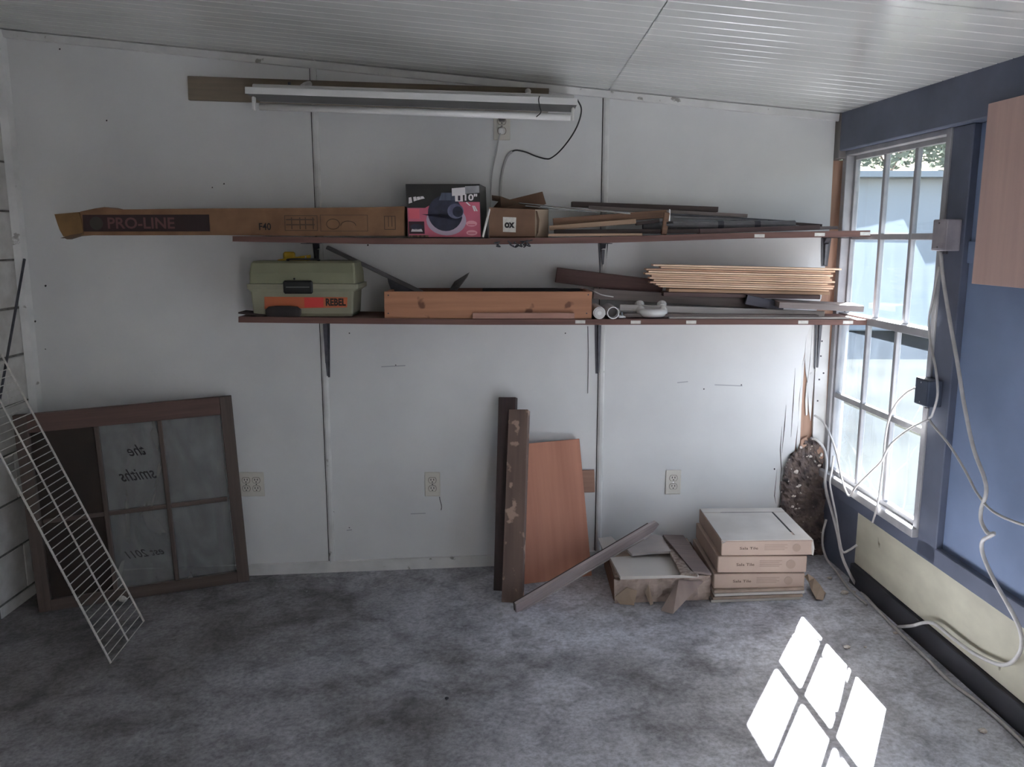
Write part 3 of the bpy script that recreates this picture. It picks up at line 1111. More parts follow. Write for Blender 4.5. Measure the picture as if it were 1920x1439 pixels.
# white stick leaning beside the carton
o = MB().tube([AY(919, 389, -.27), AY(905, 445, -.292)], .0045, 8).build('white_stick', M_WHITEPL)
tag(o, 'thin white stick leaning between the fan box and the ox carton', 'stick')

# ---- timber on the upper shelf ----------------------------------------
W_DARK = wood('dark_brown_board', (58, 46, 44), (74, 60, 56))
W_BROWN = wood('mid_brown_board', (136, 102, 78), (108, 80, 62))
W_PINE = wood('pale_pine_board', (196, 166, 140), (176, 146, 120))
W_GREY = wood('grey_weathered_board', (118, 108, 104), (142, 130, 126))
W_MAUVE = wood('mauve_brown_board', (120, 98, 94), (100, 82, 80))
W_RED = wood('dark_red_brown_board', (84, 60, 56), (104, 74, 68))
W_WHITE = wood('worn_white_trim_board', (190, 184, 178), (168, 162, 158))
M_GREYPIPE = mat('grey_pipe', (120, 118, 120), (104, 102, 104), .5, (20, 20, 20))
GU = 'loose timber on the upper shelf'
bpx('timber_board', (1072, 383), (1347, 393), 10, -.10, .06, W_DARK, 'dark brown board topmost of the pile on the upper shelf', group=GU)
bpx('timber_board', (1104, 389.5), (1402, 405), 7, -.13, .02, W_GREY, 'thin grey-brown board with a pointed right end under the topmost dark board', group=GU)
bpx('timber_board', (1037, 417), (1250, 401), 15, -.20, .02, W_BROWN, 'thick brown board end behind the small clamp on the upper shelf', group=GU)
bpx('timber_board', (1030, 428), (1193, 415), 9, -.225, .02, W_PINE, 'pale pine stick lying slanted in front of the thick brown board', group=GU)
bpx('timber_board', (1192, 420), (1237, 414), 6, -.222, .015, W_DARK, 'short dark stub at the end of the pale pine stick', group=GU)
o = MB().tube([AY(1205, 423, -.19), AY(1420, 419, -.19)], .0155, 12).build('grey_pipe', M_GREYPIPE)
t = thing('grey_pipe_length', 'length of grey pipe with dark bands on the upper shelf', 'pipe', T(AY(1205, 423, -.19)))
bpy.data.objects.remove(o)
a, b = Vector((0, 0, 0)), AY(1490, 421, -.19) - AY(1205, 423, -.19)
MB().tube([a, b], .0160, 12).build('pipe', M_GREYPIPE, t, smooth=False)
for f in (.51, .75):
    p = a.lerp(b, f)
    d = (b - a).normalized() * .012
    MB().tube([p - d, p + d], .0172, 12).build('dark_band', M_STEELDARK, t)
bpx('metal_strip', (1258, 402), (1482, 416), 4, -.155, .012, M_STEELDARK, 'thin dark metal strip lying along the grey pipe', 'strip')
bpx('metal_strip', (1262, 407), (1440, 415), 4, -.17, .010, M_GREYPIPE, 'thin light grey metal strip just above the grey pipe', 'strip')
bpx('timber_board', (1455, 417), (1542, 423), 5, -.12, .04, W_DARK, 'blackish thin board poking out at the right of the pile on the upper shelf', group=GU)
bpx('timber_board', (1028, 441), (1205, 440), 5, -.292, .03, W_PINE, 'pale thin strip at the front edge of the upper shelf beside the carton', group=GU)
bpx('timber_board', (1040, 434.5), (1311, 433.5), 8, -.26, .05, W_DARK, 'long dark board lying flat in front of the pile on the upper shelf', group=GU)
bpx('timber_board', (1312, 434), (1538, 426.5), 9, -.25, .05, W_MAUVE, 'mauve-brown board right of the long dark board on the upper shelf', group=GU)
bpx('timber_board', (1532, 428), (1572, 427), 6, -.20, .05, W_GREY, 'short grey block at the right end of the upper shelf', group=GU)
# clamp
p0 = AY(1246, 415, -.285)
t = thing('clamp', 'small rusty clamp with white tip standing among the boards on the upper shelf', 'clamp', T((p0.x, -.285, zu(p0.x) + .001)))
zc = p0.z - zu(p0.x)
MB().box((-.011, 0, .0), (.011, .02, zc + .034), Matrix.Rotation(.12, 4, 'Y'), ch=.003).build('clamp_bar', W_BROWN, t)
MB().tube([(.018, .006, zc + .0), (.020, .006, zc + .045)], [.005, .003], 8).build('clamp_screw', M_WHITEPL, t)
MB().tube([(.008, .004, zc - .012), (.034, .004, zc - .010)], .009, 8).build('clamp_knob', M_BLACK, t)

# dark curly scraps hanging under the carton
random.seed(2)
t = thing('tangled_clips', 'dark tangle of small clips hanging from the upper shelf edge under the ox carton', 'clips', T(AY(968, 447, -.304)))
og = t.matrix_world.translation
for cx in (932, 958, 968, 978, 985, 993):
    pts = []
    for i in range(7):
        pts.append(AY(cx + random.uniform(-6, 6), 452 + (i * 2.6 if i < 4 else 17 - i * 1.6) + random.uniform(-2, 2), -.306 - random.uniform(0, .012)) - og)
    MB().tube(catmull(pts, 4), .0026, 6).build('clip', M_STEELDARK, t)

# ---- tackle box --------------------------------------------------------
Y = -.285
t, _ = front_thing('tackle_box', 'greenish grey plastic fishing tackle box with orange sticker on the lower shelf', 'tackle box', 566, Y, zl, .0012)
g = lambda p, Yy=Y: loc(t, p, Yy)
M_TACK = mat('grey_green_plastic', (146, 144, 122), (132, 130, 110), .5, (5, 5, 5), 4)
M_TACK2 = mat('grey_green_lid', (134, 134, 108), (122, 122, 98), .5, (5, 5, 5), 4)
zb, zr, zr2, zt = 0.0, g((560, 542)).z, g((560, 533)).z, g((560, 490)).z
xb0, xb1 = g((473, 587)).x, g((661, 587)).x
xr0, xr1 = g((463, 536)).x, g((671, 536)).x


def rect(x0, x1, y0, y1, z, r=.008):
    out = []
    for cx, cy, a0 in ((x1 - r, y0 + r, -90), (x1 - r, y1 - r, 0), (x0 + r, y1 - r, 90), (x0 + r, y0 + r, 180)):
        for a in (0, 45, 90):
            an = math.radians(a0 + a)
            out.append((cx + r * math.cos(an), cy + r * math.sin(an), z))
    return out


D = .20
MB().loft([rect(xb0 + .006, xb1 - .006, .016, D - .016, zb), rect(xb0, xb1, .01, D - .01, zb + .012), rect(xb0 - .006, xb1 + .006, .006, D - .006, zr - .012), rect(xr0, xr1, 0, D, zr)]).build('box_body', M_TACK, t)
MB().loft([rect(xr0 - .002, xr1 + .002, -.003, D + .003, zr), rect(xr0 - .002, xr1 + .002, -.003, D + .003, zr2)]).build('rim', M_TACK, t)
xl0, xl1 = g((467, 533)).x, g((667, 533)).x
MB().loft([rect(xl0, xl1, 0, D, zr2 + .0015), rect(xl0 + .001, xl1 - .001, .002, D - .002, zr2 + .045), rect(xl0 + .006, xl1 - .006, .012, D - .02, zt - .008), rect(xl0 + .014, xl1 - .014, .022, D - .03, zt)]).build('lid', M_TACK2, t)
a, b = g((533, 551)), g((587, 526))
lt = MB().box((a.x, -.016, a.z), (b.x, -.002, b.z), ch=.006).build('latch', M_BLACK, t)
MB().box((a.x + .012, -.0175, (a.z + b.z) / 2 - .001), (b.x - .012, -.0155, (a.z + b.z) / 2 + .002)).build('latch_ridge', mat('grey_scrape', (120, 120, 118)), lt)
q = g((552, 523))
MB().tube([(q.x, -.004, q.z), (q.x, .006, q.z)], .004, 8).build('stud', M_BLACK, t)
# handle folded on the lid
MB().tube(catmull([(-.06, .03, zt), (-.06, .022, zt + .006), (0, .018, zt + .008), (.06, .022, zt + .006), (.06, .03, zt)], 5), .004, 8).build('handle', M_BLACK, t)
# sticker and lettering, following the slope of the front
ys = lambda z: .010 - .004 * (z - .012) / (zr - .024) - .0016
sp = [g(p) for p in [(495, 580), (650, 577), (651, 558), (495, 557)]]
stk = MB().prism([(p.x, ys(p.z) - .0005, p.z) for p in sp], (0, .001, 0)).build('sticker', mat('orange_sticker', (188, 104, 62), (196, 88, 68), .5, (3, 3, 3)), t)
sp = [g(p) for p in [(570, 577), (606, 576.5), (606, 558.5), (570, 558.5)]]
MB().prism([(p.x, ys(p.z) - .0012, p.z) for p in sp], (0, .001, 0)).build('red_patch', mat('red_sticker', (206, 62, 58), rough=.5), stk)
q = g((629, 567))
text('lettering', 'REBEL', 38 * u, 14 * u, M_INKBLACK, stk, T((q.x, ys(q.z) - .0008, q.z)) @ FRONT, bold=.04)

# yellow tool on its lid, dark oval thing and splinter board before it
q = AY(550, 488, -.2)
t2 = thing('yellow_tool', 'small yellow plastic tool lying on top of the tackle box', 'tool', T((q.x, -.215, t.matrix_world.translation.z + zt + .0007)))
M_YEL = mat('yellow_plastic', (206, 170, 40), (190, 150, 34), .45, (10, 10, 10))
MB().loft([[(-.06, 0, 0), (-.06, .04, 0), (-.06, .04, .004), (-.06, 0, .004)], [(.066, 0, 0), (.066, .04, 0), (.066, .04, .022), (.066, 0, .022)]]).build('wedge_body', M_YEL, t2)
MB().box((-.05, .045, 0), (-.006, .08, .034), ch=.006).build('grip', M_YEL, t2)
MB().box((.052, -.002, .004), (.058, 0, .018), ch=.0008).build('pale_band', M_LABEL, t2)
q = AY(531, 580, -.297)
o = tag(MB().loft([[(q.x + .072 * s * math.cos(i * .3927), -.2955 + .009 * math.sin(i * .3927) * s, zl(q.x) + h) for i in range(16)] for s, h in ((.9, .003), (1, .012), (1, .03), (.8, .042), (.4, .045))]).build('oval_block', mat('dark_brown_rubber', (36, 30, 30), (50, 42, 40), .6, (12, 12, 12))), 'dark oval block lying in front of the tackle box sticker', 'block')
o = bpx('thin_board', (446, 587), (500, 592.5), 3, -.29, .10, W_DARK, 'thin dark splintered board poking out left under the tackle box', 'board')
o.location.z += .0

# ---- steel bar leaning from tackle box, short blade ---------------------
a, b = AY(612, 463, -.12), AY(792, 549, -.12)
t = thing('steel_bar', 'long grey steel bar leaning from the tackle box into the wooden tray', 'bar', frame(a, b - a))
L = (b - a).length
MB().box((0, 0, -.0095), (L, .028, .006), ch=.002).build('bar', mat('dull_steel_bar', (106, 102, 102), (88, 84, 84), .5, (10, 60, 60)), t)
Mi = t.matrix_world.inverted()
fp = [Mi @ AY(*p, -.118) for p in [(725, 514), (733, 522), (782, 548), (735, 549), (728, 530)]]
MB().prism(fp, (0, .006, 0)).build('corner_plate', M_STEELDARK, t)
MB().tube([(L * .35, .012, -.012), (L * .36, .012, -.018)], .004, 6).build('screw', M_STEELDARK, t)
p4 = [AY(842, 544, -.10), AY(852, 528, -.10), AY(878, 512, -.13), AY(874, 521, -.13), AY(856, 545, -.10)]
o = MB().prism(p4, (.004, .03, .002)).build('steel_offcut', mat('dull_blade', (108, 104, 104), (84, 80, 80), .45, (30, 30, 30)))
tag(o, 'short grey metal blade sticking up out of the wooden tray', 'blade')

# ---- wooden tray ----------------------------------------------------------
Y = -.29
x0, x1 = AY(720, 560, Y).x, AY(1110, 560, Y).x
zt0 = zl((x0 + x1) / 2) + .001
t = thing('wooden_tray', 'long shallow open wooden tray on the lower shelf', 'tray', T(((x0 + x1) / 2, Y, zt0)))
W_TRAY = wood('tray_pine', (184, 132, 100), (160, 110, 82), k=.6, specks=(10, .66, (110, 70, 50)))
hw = (x1 - x0) / 2
hh = AY(915, 547, Y).z - zt0
MB().box((-hw, 0, 0), (hw, .018, hh), ch=.002).build('front_board', W_TRAY, t)
MB().box((-hw, .222, 0), (hw, .240, hh), ch=.002).build('back_board', wood('tray_dark_pine', (110, 76, 60), (92, 62, 50)), t)
for s in (-1, 1):
    MB().box((s * hw - (.018 if s > 0 else 0), .0185, 0), (s * hw + (.018 if s < 0 else 0), .2215, hh - .002), ch=.002).build('end_board', W_TRAY, t)
MB().box((-hw + .019, .019, .002), (hw - .019, .221, .010), ch=.001).build('tray_bottom', W_BROWN, t)
for px, py in ((728, 554), (728, 588), (1103, 553), (1100, 588)):
    q = loc(t, (px, py), Y)
    MB().tube([(q.x, -.0008, q.z), (q.x, .002, q.z)], .003, 8).build('nail', M_STEELDARK, t)
o = bpx('rubber_strip', (905, 544), (1088, 544), 6, -.15, .03, mat('black_rubber', (26, 24, 26), rough=.7), 'black strip lying inside the wooden tray at its right', 'strip')
o = tag(MB().tube(catmull([AY(1040, 541, -.13), AY(1085, 540, -.16), AY(1108, 544, -.25), AY(1128, 553, -.30), AY(1150, 557, -.28)], 6), .0022, 6).build('thin_wire', M_CABLE), 'thin pale wire hanging over the right end of the wooden tray', 'wire')
bpx('timber_board', (886, 592.5), (1077, 592.5), 11, -.305, .012, wood('pale_reddish_strip', (176, 136, 120), (154, 114, 100)), 'narrow pale reddish strip leaning on the front of the wooden tray')
# ---- boards on the lower shelf ----------------------------------------------
GL = 'loose timber on the lower shelf'
bpx('timber_board', (1043, 516), (1243, 540), 28, -.08, .02, W_RED, 'dark red-brown board slanting behind the wooden tray and pale laths', group=GL)
bpx('timber_board', (1113, 551), (1455, 572), 20, -.12, .02, W_GREY, 'wide grey weathered board slanting behind the white pipe bend', group=GL)
bpx('timber_board', (1244, 552), (1538, 557.5), 8, -.17, .10, W_MAUVE, 'mauve-brown board directly beneath the pale laths', group=GL)
bpx('timber_board', (1254, 544.5), (1556, 550.5), 6, -.20, .07, wood('tan_board', (186, 154, 124), (164, 132, 104)), 'tan board lowest of the pale lath bundle', group=GL)
bpx('timber_board', (1162, 577), (1546, 590), 12, -.225, .018, W_WHITE, 'long worn white trim board with nail holes behind the pipe bend', group=GL)
bpx('timber_board', (1170, 592), (1535, 594.5), 7, -.262, .06, W_GREY, 'flat grey board lying in front of the white trim board', group=GL)
bpx('timber_board', (1255, 596.5), (1592, 597), 3.5, -.293, .03, W_WHITE, 'thin whitish strip along the front edge of the lower shelf', group=GL)
bpx('timber_board', (1400, 562), (1470, 577), 18, -.19, .03, mat('gap_shade', (92, 90, 100), (80, 78, 88), .6, (4, 40, 40)), 'blue-grey filler put in for the shaded gap under the mauve board', group=GL)  # shade of the gap put in as a blue-grey piece
# slab at the right
a, b = AY(1461, 572, -.29), AY(1620, 580, -.33)
o = board('slab_board', a, b, .024, .17, W_GREY, 'thick pale grey slab sticking out over the window end of the lower shelf', 'board', GL)
# laths
W_LATH = [wood('pale_lath', (240, 210, 182), (222, 190, 160)), wood('yellow_lath', (226, 192, 158), (206, 170, 138)), wood('rosy_lath', (222, 184, 156), (200, 162, 136))]
random.seed(9)
lath = []
rows = [(497.5, 1225, 1578), (501.5, 1240, 1566), (505.5, 1212, 1558), (509.5, 1216, 1562), (513.5, 1210, 1556), (517.5, 1222, 1560), (521.5, 1218, 1566), (525.5, 1226, 1552), (529.5, 1219, 1564), (533.5, 1230, 1562), (537.5, 1238, 1554)]
names = ['topmost and longest', 'second', 'third', 'fourth', 'fifth', 'sixth, at mid height', 'fifth from the bottom', 'fourth from the bottom', 'third from the bottom', 'second from the bottom', 'lowest']
for i, (y, a, b) in enumerate(rows):
    nm = names[i] if i in (0, 5, 10) or 'bottom' in names[i] else names[i] + ' from the top'
    Yl = -.205 - random.uniform(0, .012)
    bpx('pale_lath', (a, y), (b, y + 8 + random.uniform(-.3, .3)), 3.2, Yl, .055, W_LATH[i % 3], 'pale wood lath, ' + nm + ' of the bundle on the lower shelf', 'lath', 'bundle of pale wood laths', ch=.0006)

# ---- white pipe pieces -----------------------------------------------------
for n_, (px, py, lab) in enumerate([(1124, 581, 'white pipe end with a round cap lying end-on beside the wooden tray'), (1150, 580.5, 'open white pipe end lying end-on beside the small fitting')]):
    c = AY(px, py, -.30)
    r = .0245
    c.z = zl(c.x) + r + .0008
    t = thing('white_pipe', lab, 'pipe', T(c), 'white pipe ends on the lower shelf')
    n = 20
    L = .19
    if n_ == 0:
        MB().tube([(0, 0, 0), (0, L, 0)], r, n).build('pipe', M_WHITEPL, t)
        MB().tube([(0, -.004, 0), (0, .0, 0)], [r * .8, r * .9], n).build('cap', mat('grey_white_cap', (200, 196, 192), rough=.5), t)
        MB().tube([(0, -.007, 0), (0, -.004, 0)], r * .35, 12).build('cap_boss', M_WHITEPL, t)
    else:
        k = MB()
        prof = [(r, 0), (r, L), (r * .86, L), (r * .86, 0)]
        rings = [[(p[0] * math.cos(2 * math.pi * i / n), p[1], p[0] * math.sin(2 * math.pi * i / n)) for p in prof] for i in range(n + 1)]
        k.loft(rings, caps=False)
        k.build('pipe', M_WHITEPL, t)
        MB().tube([(0, .05, 0), (0, .054, 0)], r * .85, n).build('plug', mat('grey_plug', (110, 106, 104)), t)
c = AY(1166, 588, -.29)
t = thing('pipe_fitting', 'small metal fitting beside the open white pipe end', 'fitting', T((c.x, -.29, zl(c.x) + .0085)))
MB().tube([(-.012, 0, .002), (.014, 0, 0)], .0065, 8).build('fitting_body', M_STEEL, t)
MB().tube([(.002, 0, .0), (-.003, -.004, .020)], .005, 8).build('fitting_neck', M_STEEL, t)
# trap bend
c = AY(1226, 585, -.275)
t = thing('trap_bend', 'white plastic drain trap bend lying on the lower shelf', 'pipe bend', T((c.x, -.275, zl(c.x) + .019)))
r = .0175
pts = [(.046 * math.cos(a), .05 + .046 * math.sin(a) * 1.0, 0) for a in [math.pi * (1 + i / 14) for i in range(15)]]
pts = [(-.046, .082, .026)] + [(x, y, 0.0 + (.010 if i in (0, 14) else .002)) for i, (x, y, z) in enumerate(pts)] + [(.046, .082, .026)]
MB().tube(catmull(pts, 3), r, 14).build('bend', M_WHITEPL, t, smooth=True)
for s in (-1, 1):
    MB().tube([(s * .046, .068, .018), (s * .046, .088, .032)], .0205, 14).build('collar', M_WHITEPL, t)

# ---- lamp and its board -------------------------------------------------------
a, b = AY(352, 165, -.02), AY(1029, 188, -.02)
board('mounting_board', a, b, .095, .0195, wood('drab_board', (138, 126, 108), (118, 106, 92)), 'long drab wooden board on the wall behind the shop light', 'board')
Yf = -.25
lf = AY(459, 169, Yf)
rt = AY(1083, 190.5, Yf)
FM = frame(lf, rt - lf)
t = thing('shop_light', 'long white single-tube shop light hanging under the ceiling', 'light', FM)
L = (rt - lf).length
M_ENAMEL = mat('white_enamel', (222, 221, 218), (212, 211, 208), .35, (4, 20, 20))
k = MB()
k.box((0, 0, -.013), (L, .003, .013), ch=.0008)
k.box((0, .20, -.013), (L, .203, .013), ch=.0008)
k.build('front_lip', M_ENAMEL, t)
MB().box((.002, .003, -.0125), (L - .002, .20, -.0095)).build('reflector', mat('grey_reflector', (104, 102, 100), (94, 92, 90), .5, (3, 20, 20)), t)
MB().box((.01, .06, -.009), (L - .01, .14, .035), ch=.004).build('ballast_box', M_ENAMEL, t)
for yy in (.075,):
    tb_ = MB().tube([(.035, yy, -.050), (L - .02, yy, -.050)], .0135, 14).build('fluorescent_tube', mat('white_tube_glass', (236, 234, 230), rough=.25), t, smooth=True)
    for xx in (.012, L - .012):
        MB().box((xx - .006, yy - .012, -.064), (xx + .006, yy + .012, -.0125), ch=.003).build('lamp_holder', M_WHITEPL, t)
Mi = FM.inverted()
for px in (580, 990):
    p = Mi @ AY(px, 158 if px < 800 else 172, -.03)
    MB().tube([(p.x, .10, .036), (p.x, .14, .05), (p.x, p.y - .004, p.z)], [.010, .010, .013], 10).build('hanger', M_WHITEPL, t)
kk = Mi @ AY(552, 158, -.05)
MB().tube([(kk.x, .12, .036), (kk.x, .12, .055)], .006, 8).build('bolt', M_STEELDARK, t)
cp = catmull([Mi @ AY(1012, 180, -.255), Mi @ AY(1010, 187, -.256), Mi @ AY(1012, 200, -.258), Mi @ AY(1014, 211, -.235), Mi @ AY(1006, 219, -.20)], 5)
MB().tube(cp, .0022, 6).build('pull_cord', M_CABLEDARK, t)
cp = catmull([Mi @ AY(*p, y_) for p, y_ in [((1082, 186), -.23), ((1090, 205), -.22), ((1084, 232), -.19), ((1070, 258), -.14), ((1050, 283), -.08), ((1034, 296), -.04), ((1024, 298), -.022), ((1005, 293), -.012), ((985, 285), -.008), ((968, 282), -.007), ((958, 285), -.006)]], 6)
MB().tube(cp, .0030, 6).build('power_cord', M_CABLEDARK, t)
MB().tube(catmull([Mi @ AY(*p, -.0095) for p in [(960, 284), (951, 293), (944, 312), (940, 335), (938, 362), (937, 388)]], 6), .0055, 8).build('cord_end', mat('grey_white_cord', (176, 174, 172), rough=.5), t)

# ---- outlets ---------------------------------------------------------------
def receptacle(parent, x, z, m=M_CREAMPL):
    r = .0165
    pts = [(x + r * math.cos(a) * 1.0, max(-.0125, min(.0125, r * math.sin(a))) + z) for a in [i * math.pi / 8 for i in range(16)]]
    o = MB().prism([(px, -.0078, pz) for px, pz in pts], (0, .003, 0)).build('receptacle', m, parent)
    k = MB()
    for dx in (-.0062, .0062):
        k.box((x + dx - .0016, -.0086, z - .001), (x + dx + .0016, -.0070, z + .0075))
    k.tube([(x, -.0086, z - .0075), (x, -.0070, z - .0075)], .0028, 8)
    k.build('slots', M_DARKGAP, o)
    # dark ring around the face
    MB().prism([((px - x) * 1.14 + x, -.0062, (pz - z) * 1.14 + z) for px, pz in pts], (0, .002, 0)).build('face_gap', mat('dark_ring', (120, 112, 100)), o)


def outlet(px, py, gangs, label, tilt=0.0, Yo=-.0005):
    c = AY(px, py, 0)
    t = thing('wall_outlet', label, 'outlet', T((c.x, Yo, c.z)) @ Matrix.Rotation(tilt, 4, 'Y'), 'outlets on the back wall')
    w = .035 if gangs == 1 else .058
    MB().box((-w, -.0058, -.057), (w, 0, .057), ch=.003).build('cover_plate', M_CREAMPL, t)
    for g_ in range(gangs):
        x = 0 if gangs == 1 else (-.023, .023)[g_]
        for z in (-.0195, .0195):
            receptacle(t, x, z)
        MB().tube([(x, -.0068, 0), (x, -.005, 0)], .003, 8).build('cover_screw', M_STEEL, t)
    return t


outlet(472, 908, 2, 'cream double outlet half hidden by the old window sash')
outlet(811, 908, 1, 'cream single outlet left of the leaning posts', .0)
outlet(1262, 904, 1, 'cream single outlet above the tile cartons')
t = outlet(941, 237, 1, 'cream outlet with a plug in it below the shop light')
pl = MB().box((-.014, -.030, -.034), (.012, -.008, -.008), ch=.005).build('plug', M_WHITEPL, t)
MB().box((-.012, -.030, .016), (.014, -.008, .046), ch=.004).build('plug', mat('grey_plug', (110, 106, 104)), t)
t2 = MB().tube(catmull([AY(*p, y_) for p, y_ in [((938, 250), -.032), ((935, 262), -.034), ((930, 290), -.02), ((923, 322), -.012), ((921, 350), -.012), ((920, 385), -.05), ((921, 420), -.06), ((922, 441), -.06)]], 6), .0032, 6).build('plug_cord', mat('grey_white_cord', (176, 174, 172), rough=.5))
tag(t2, 'thin whitish cord hanging from the plugged outlet to the upper shelf', 'cord')
o = tag(MB().tube(catmull([AY(824, 932, -.004), AY(825, 938, -.008), AY(828, 950, -.007), AY(827, 957, -.004)], 4), .0016, 6).build('wire_stub', M_CABLEDARK), 'tiny dark wire stub hanging below the outlet left of the posts', 'wire')

# ================================================================== ON THE FLOOR
# ---- old window sash with six panes ------------------------------------------
BL, BR = FL(73, 1151), FL(468, 1091)
TR = AY(443, 743, -.045)
X = (BR - BL)
Wd = X.length
upv = TR - BR
SM = frame(BL + Vector((0, 0, .002)), X, upv)
Hs = (upv - X.normalized() * upv.dot(X.normalized())).length
t = thing('window_sash', 'old brown six-pane window sash leaning in the left corner', 'window sash', SM)
M_SASH = wood('sash_brown', (94, 80, 72), (76, 64, 58))
M_SASHV = wood('sash_brown_upright', (94, 80, 72), (76, 64, 58), axis='z')
M_SASHTOP = wood('sash_red_brown', (102, 76, 68), (84, 64, 58))
sw, tw, bw, dd = .05, .078, .05, .035
MB().box((0, 0, 0), (sw, dd, Hs), ch=.002).build('stile', M_SASHV, t)
MB().box((Wd - sw, 0, 0), (Wd, dd, Hs), ch=.002).build('stile', M_SASHV, t)
MB().box((sw, .0, Hs - tw), (Wd - sw, dd, Hs), ch=.002).build('top_rail', M_SASHTOP, t)
MB().box((sw, .0, 0), (Wd - sw, dd, bw), ch=.002).build('bottom_rail', M_SASH, t)
iw = (Wd - 2 * sw)
xc = [sw, sw + iw * .335, sw + iw * .665, Wd - sw]
zm = bw + (Hs - tw - bw) * .47
for x in xc[1:3]:
    MB().box((x - .009, .004, bw), (x + .009, dd - .006, Hs - tw), ch=.003).build('muntin', M_SASHV, t)
for i in range(3):
    MB().box((xc[i] + .009, .004, zm - .009), (xc[i + 1] - .009, dd - .006, zm + .009), ch=.003).build('muntin', M_SASH, t)
M_OLD = M_GLASSOLD
M_BROWNP = mat('dark_brown_pane', (58, 48, 42), (48, 40, 36), .25, (4, 4, 4))  # left column of panes, opaque dark brown
for i in range(3):
    for z0, z1 in ((bw, zm), (zm, Hs - tw)):
        MB().box((xc[i] + .004, .016, z0), (xc[i + 1] - .004, .018, z1)).build('pane', M_BROWNP if i == 0 else M_OLD, t)
M_SCRIPT = mat('black_script', (22, 20, 20), rough=.5)
pcx = (xc[1] + xc[2]) / 2
wz = Hs - tw
u2 = 1 / 455
text('script_lettering', 'the', 33 * u2, 22 * u2, M_SCRIPT, t, T((pcx + .02, .0155, wz - .120)) @ FRONT, italic=.6, bold=.006, mirror=True)
text('script_lettering', 'smiths', 68 * u2, 24 * u2, M_SCRIPT, t, T((pcx + .015, .0155, wz - .225)) @ FRONT, italic=.6, bold=.006, mirror=True)
text('script_lettering', 'est 2011', 72 * u2, 16 * u2, mat('faded_script', (44, 42, 42), rough=.6), t, T((pcx + .005, .0155, zm - .195)) @ FRONT, italic=.6, bold=.006, mirror=True)

# ---- wire rack -----------------------------------------------------------------
B0, B1 = FL(208, 1244, .004), FL(270, 1166, .004)
TOP = hit(2, 664, (1, 0, 0), -2.105)
ax = (TOP - B1)
Lr = ax.length
X = ax.normalized()
side = (B0 - B1)
side = side - X * side.dot(X)
RKM = frame(B1, X, side)                       # local Z goes to the other rail
t = thing('wire_rack', 'white wire shelf rack leaning on the left wall before the old sash', 'wire rack', RKM)
Wr = side.length
M_WIRE = mat('white_coated_wire', (212, 208, 200), (186, 182, 174), .4, (60, 60, 60))
sk = (B0 - B1).dot(X)
for f, r in ((0, .0042), (.5, .0036), (1, .0042)):
    MB().tube([(sk * f, 0, Wr * f), (sk * f * .0 + Lr, 0, Wr * f)], r, 8).build('long_wire', M_WIRE, t)
n = int(Lr / .0295)
cw = None
for i in range(n + 1):
    if cw is None:
        cw = MB().tube([(sk, .0045, Wr), (0, .0045, 0)], .0019, 6).build('cross_wire', M_WIRE, t)
    else:
        o = cw.copy()
        COL.objects.link(o)
        o.parent = t
        o.matrix_local = T((i * .0295, 0, 0))

# ---- dark rod in the corner, dark thing behind the rack ---------------------------
a = AY(46, 486, -.02)
b = None
for yy in np.linspace(-.05, -1.2, 300):
    q = AY(1, 742, yy)
    # the line a->q carried on to the floor
    f = (a.z - fz(-2.05)) / (a.z - q.z)
    p = a + (q - a) * f
    if p.x > -2.09:
        b = p
        break
b = b or Vector((-2.05, -.5, fz(-2.05)))
o = tag(MB().tube([a, b + Vector((0, 0, .006))], .0055, 8).build('metal_rod', M_STEELDARK), 'thin dark metal rod standing in the left wall corner', 'rod')

# small grey scrap on the floor behind the rack
c = FL(231, 1128)
random.seed(21)
k = MB()
k.loft([[(.018 * s * math.cos(i * .785) * (1 + .25 * math.sin(i * 2.1)), .012 * s * math.sin(i * .785), h) for i in range(8)] for s, h in ((.8, 0), (1, .008), (.6, .018), (.2, .024))])
o = k.build('paper_scrap', M_LABEL, None, T(c + Vector((0, 0, .001))))
tag(o, 'small crumpled white scrap on the floor behind the wire rack', 'scrap')

# ---- leaning timbers -----------------------------------------------------------------
W_POSTD = wood('dark_post', (84, 68, 66), (66, 54, 54))
W_POST = wood('weathered_post', (138, 114, 102), (92, 76, 70), k=.3, specks=(15, .60, (184, 156, 138)))
W_REDPLY = wood('red_brown_plywood', (198, 138, 112), (176, 118, 94), k=.35, specks=(7, .74, (96, 58, 44)))


def leaning(name, bl, br, tl, Ytop, thick, m, label, cat):
    a, b_ = FL(*bl), FL(*br)
    tpt = AY(*tl, Ytop)
    w = (b_ - a)
    upv = tpt - a
    M = frame(a, w, upv)
    X_ = w.normalized()
    h = (upv - X_ * upv.dot(X_)).length
    k = MB().box((0, 0, 0), (w.length, thick, h), ch=.002)
    # grain along the length: build along local X of a turned mesh
    R = Matrix(((0, 0, 1, 0), (0, 1, 0, 0), (-1, 0, 0, 0), (0, 0, 0, 1)))       # (x,y,z)->(z,y,-x)
    k.v = [tuple(R @ Vector(p)) for p in k.v]
    o = k.build(name, m)
    o.matrix_world = M @ R.inverted()
    return tag(o, label, cat), M, w.length, h


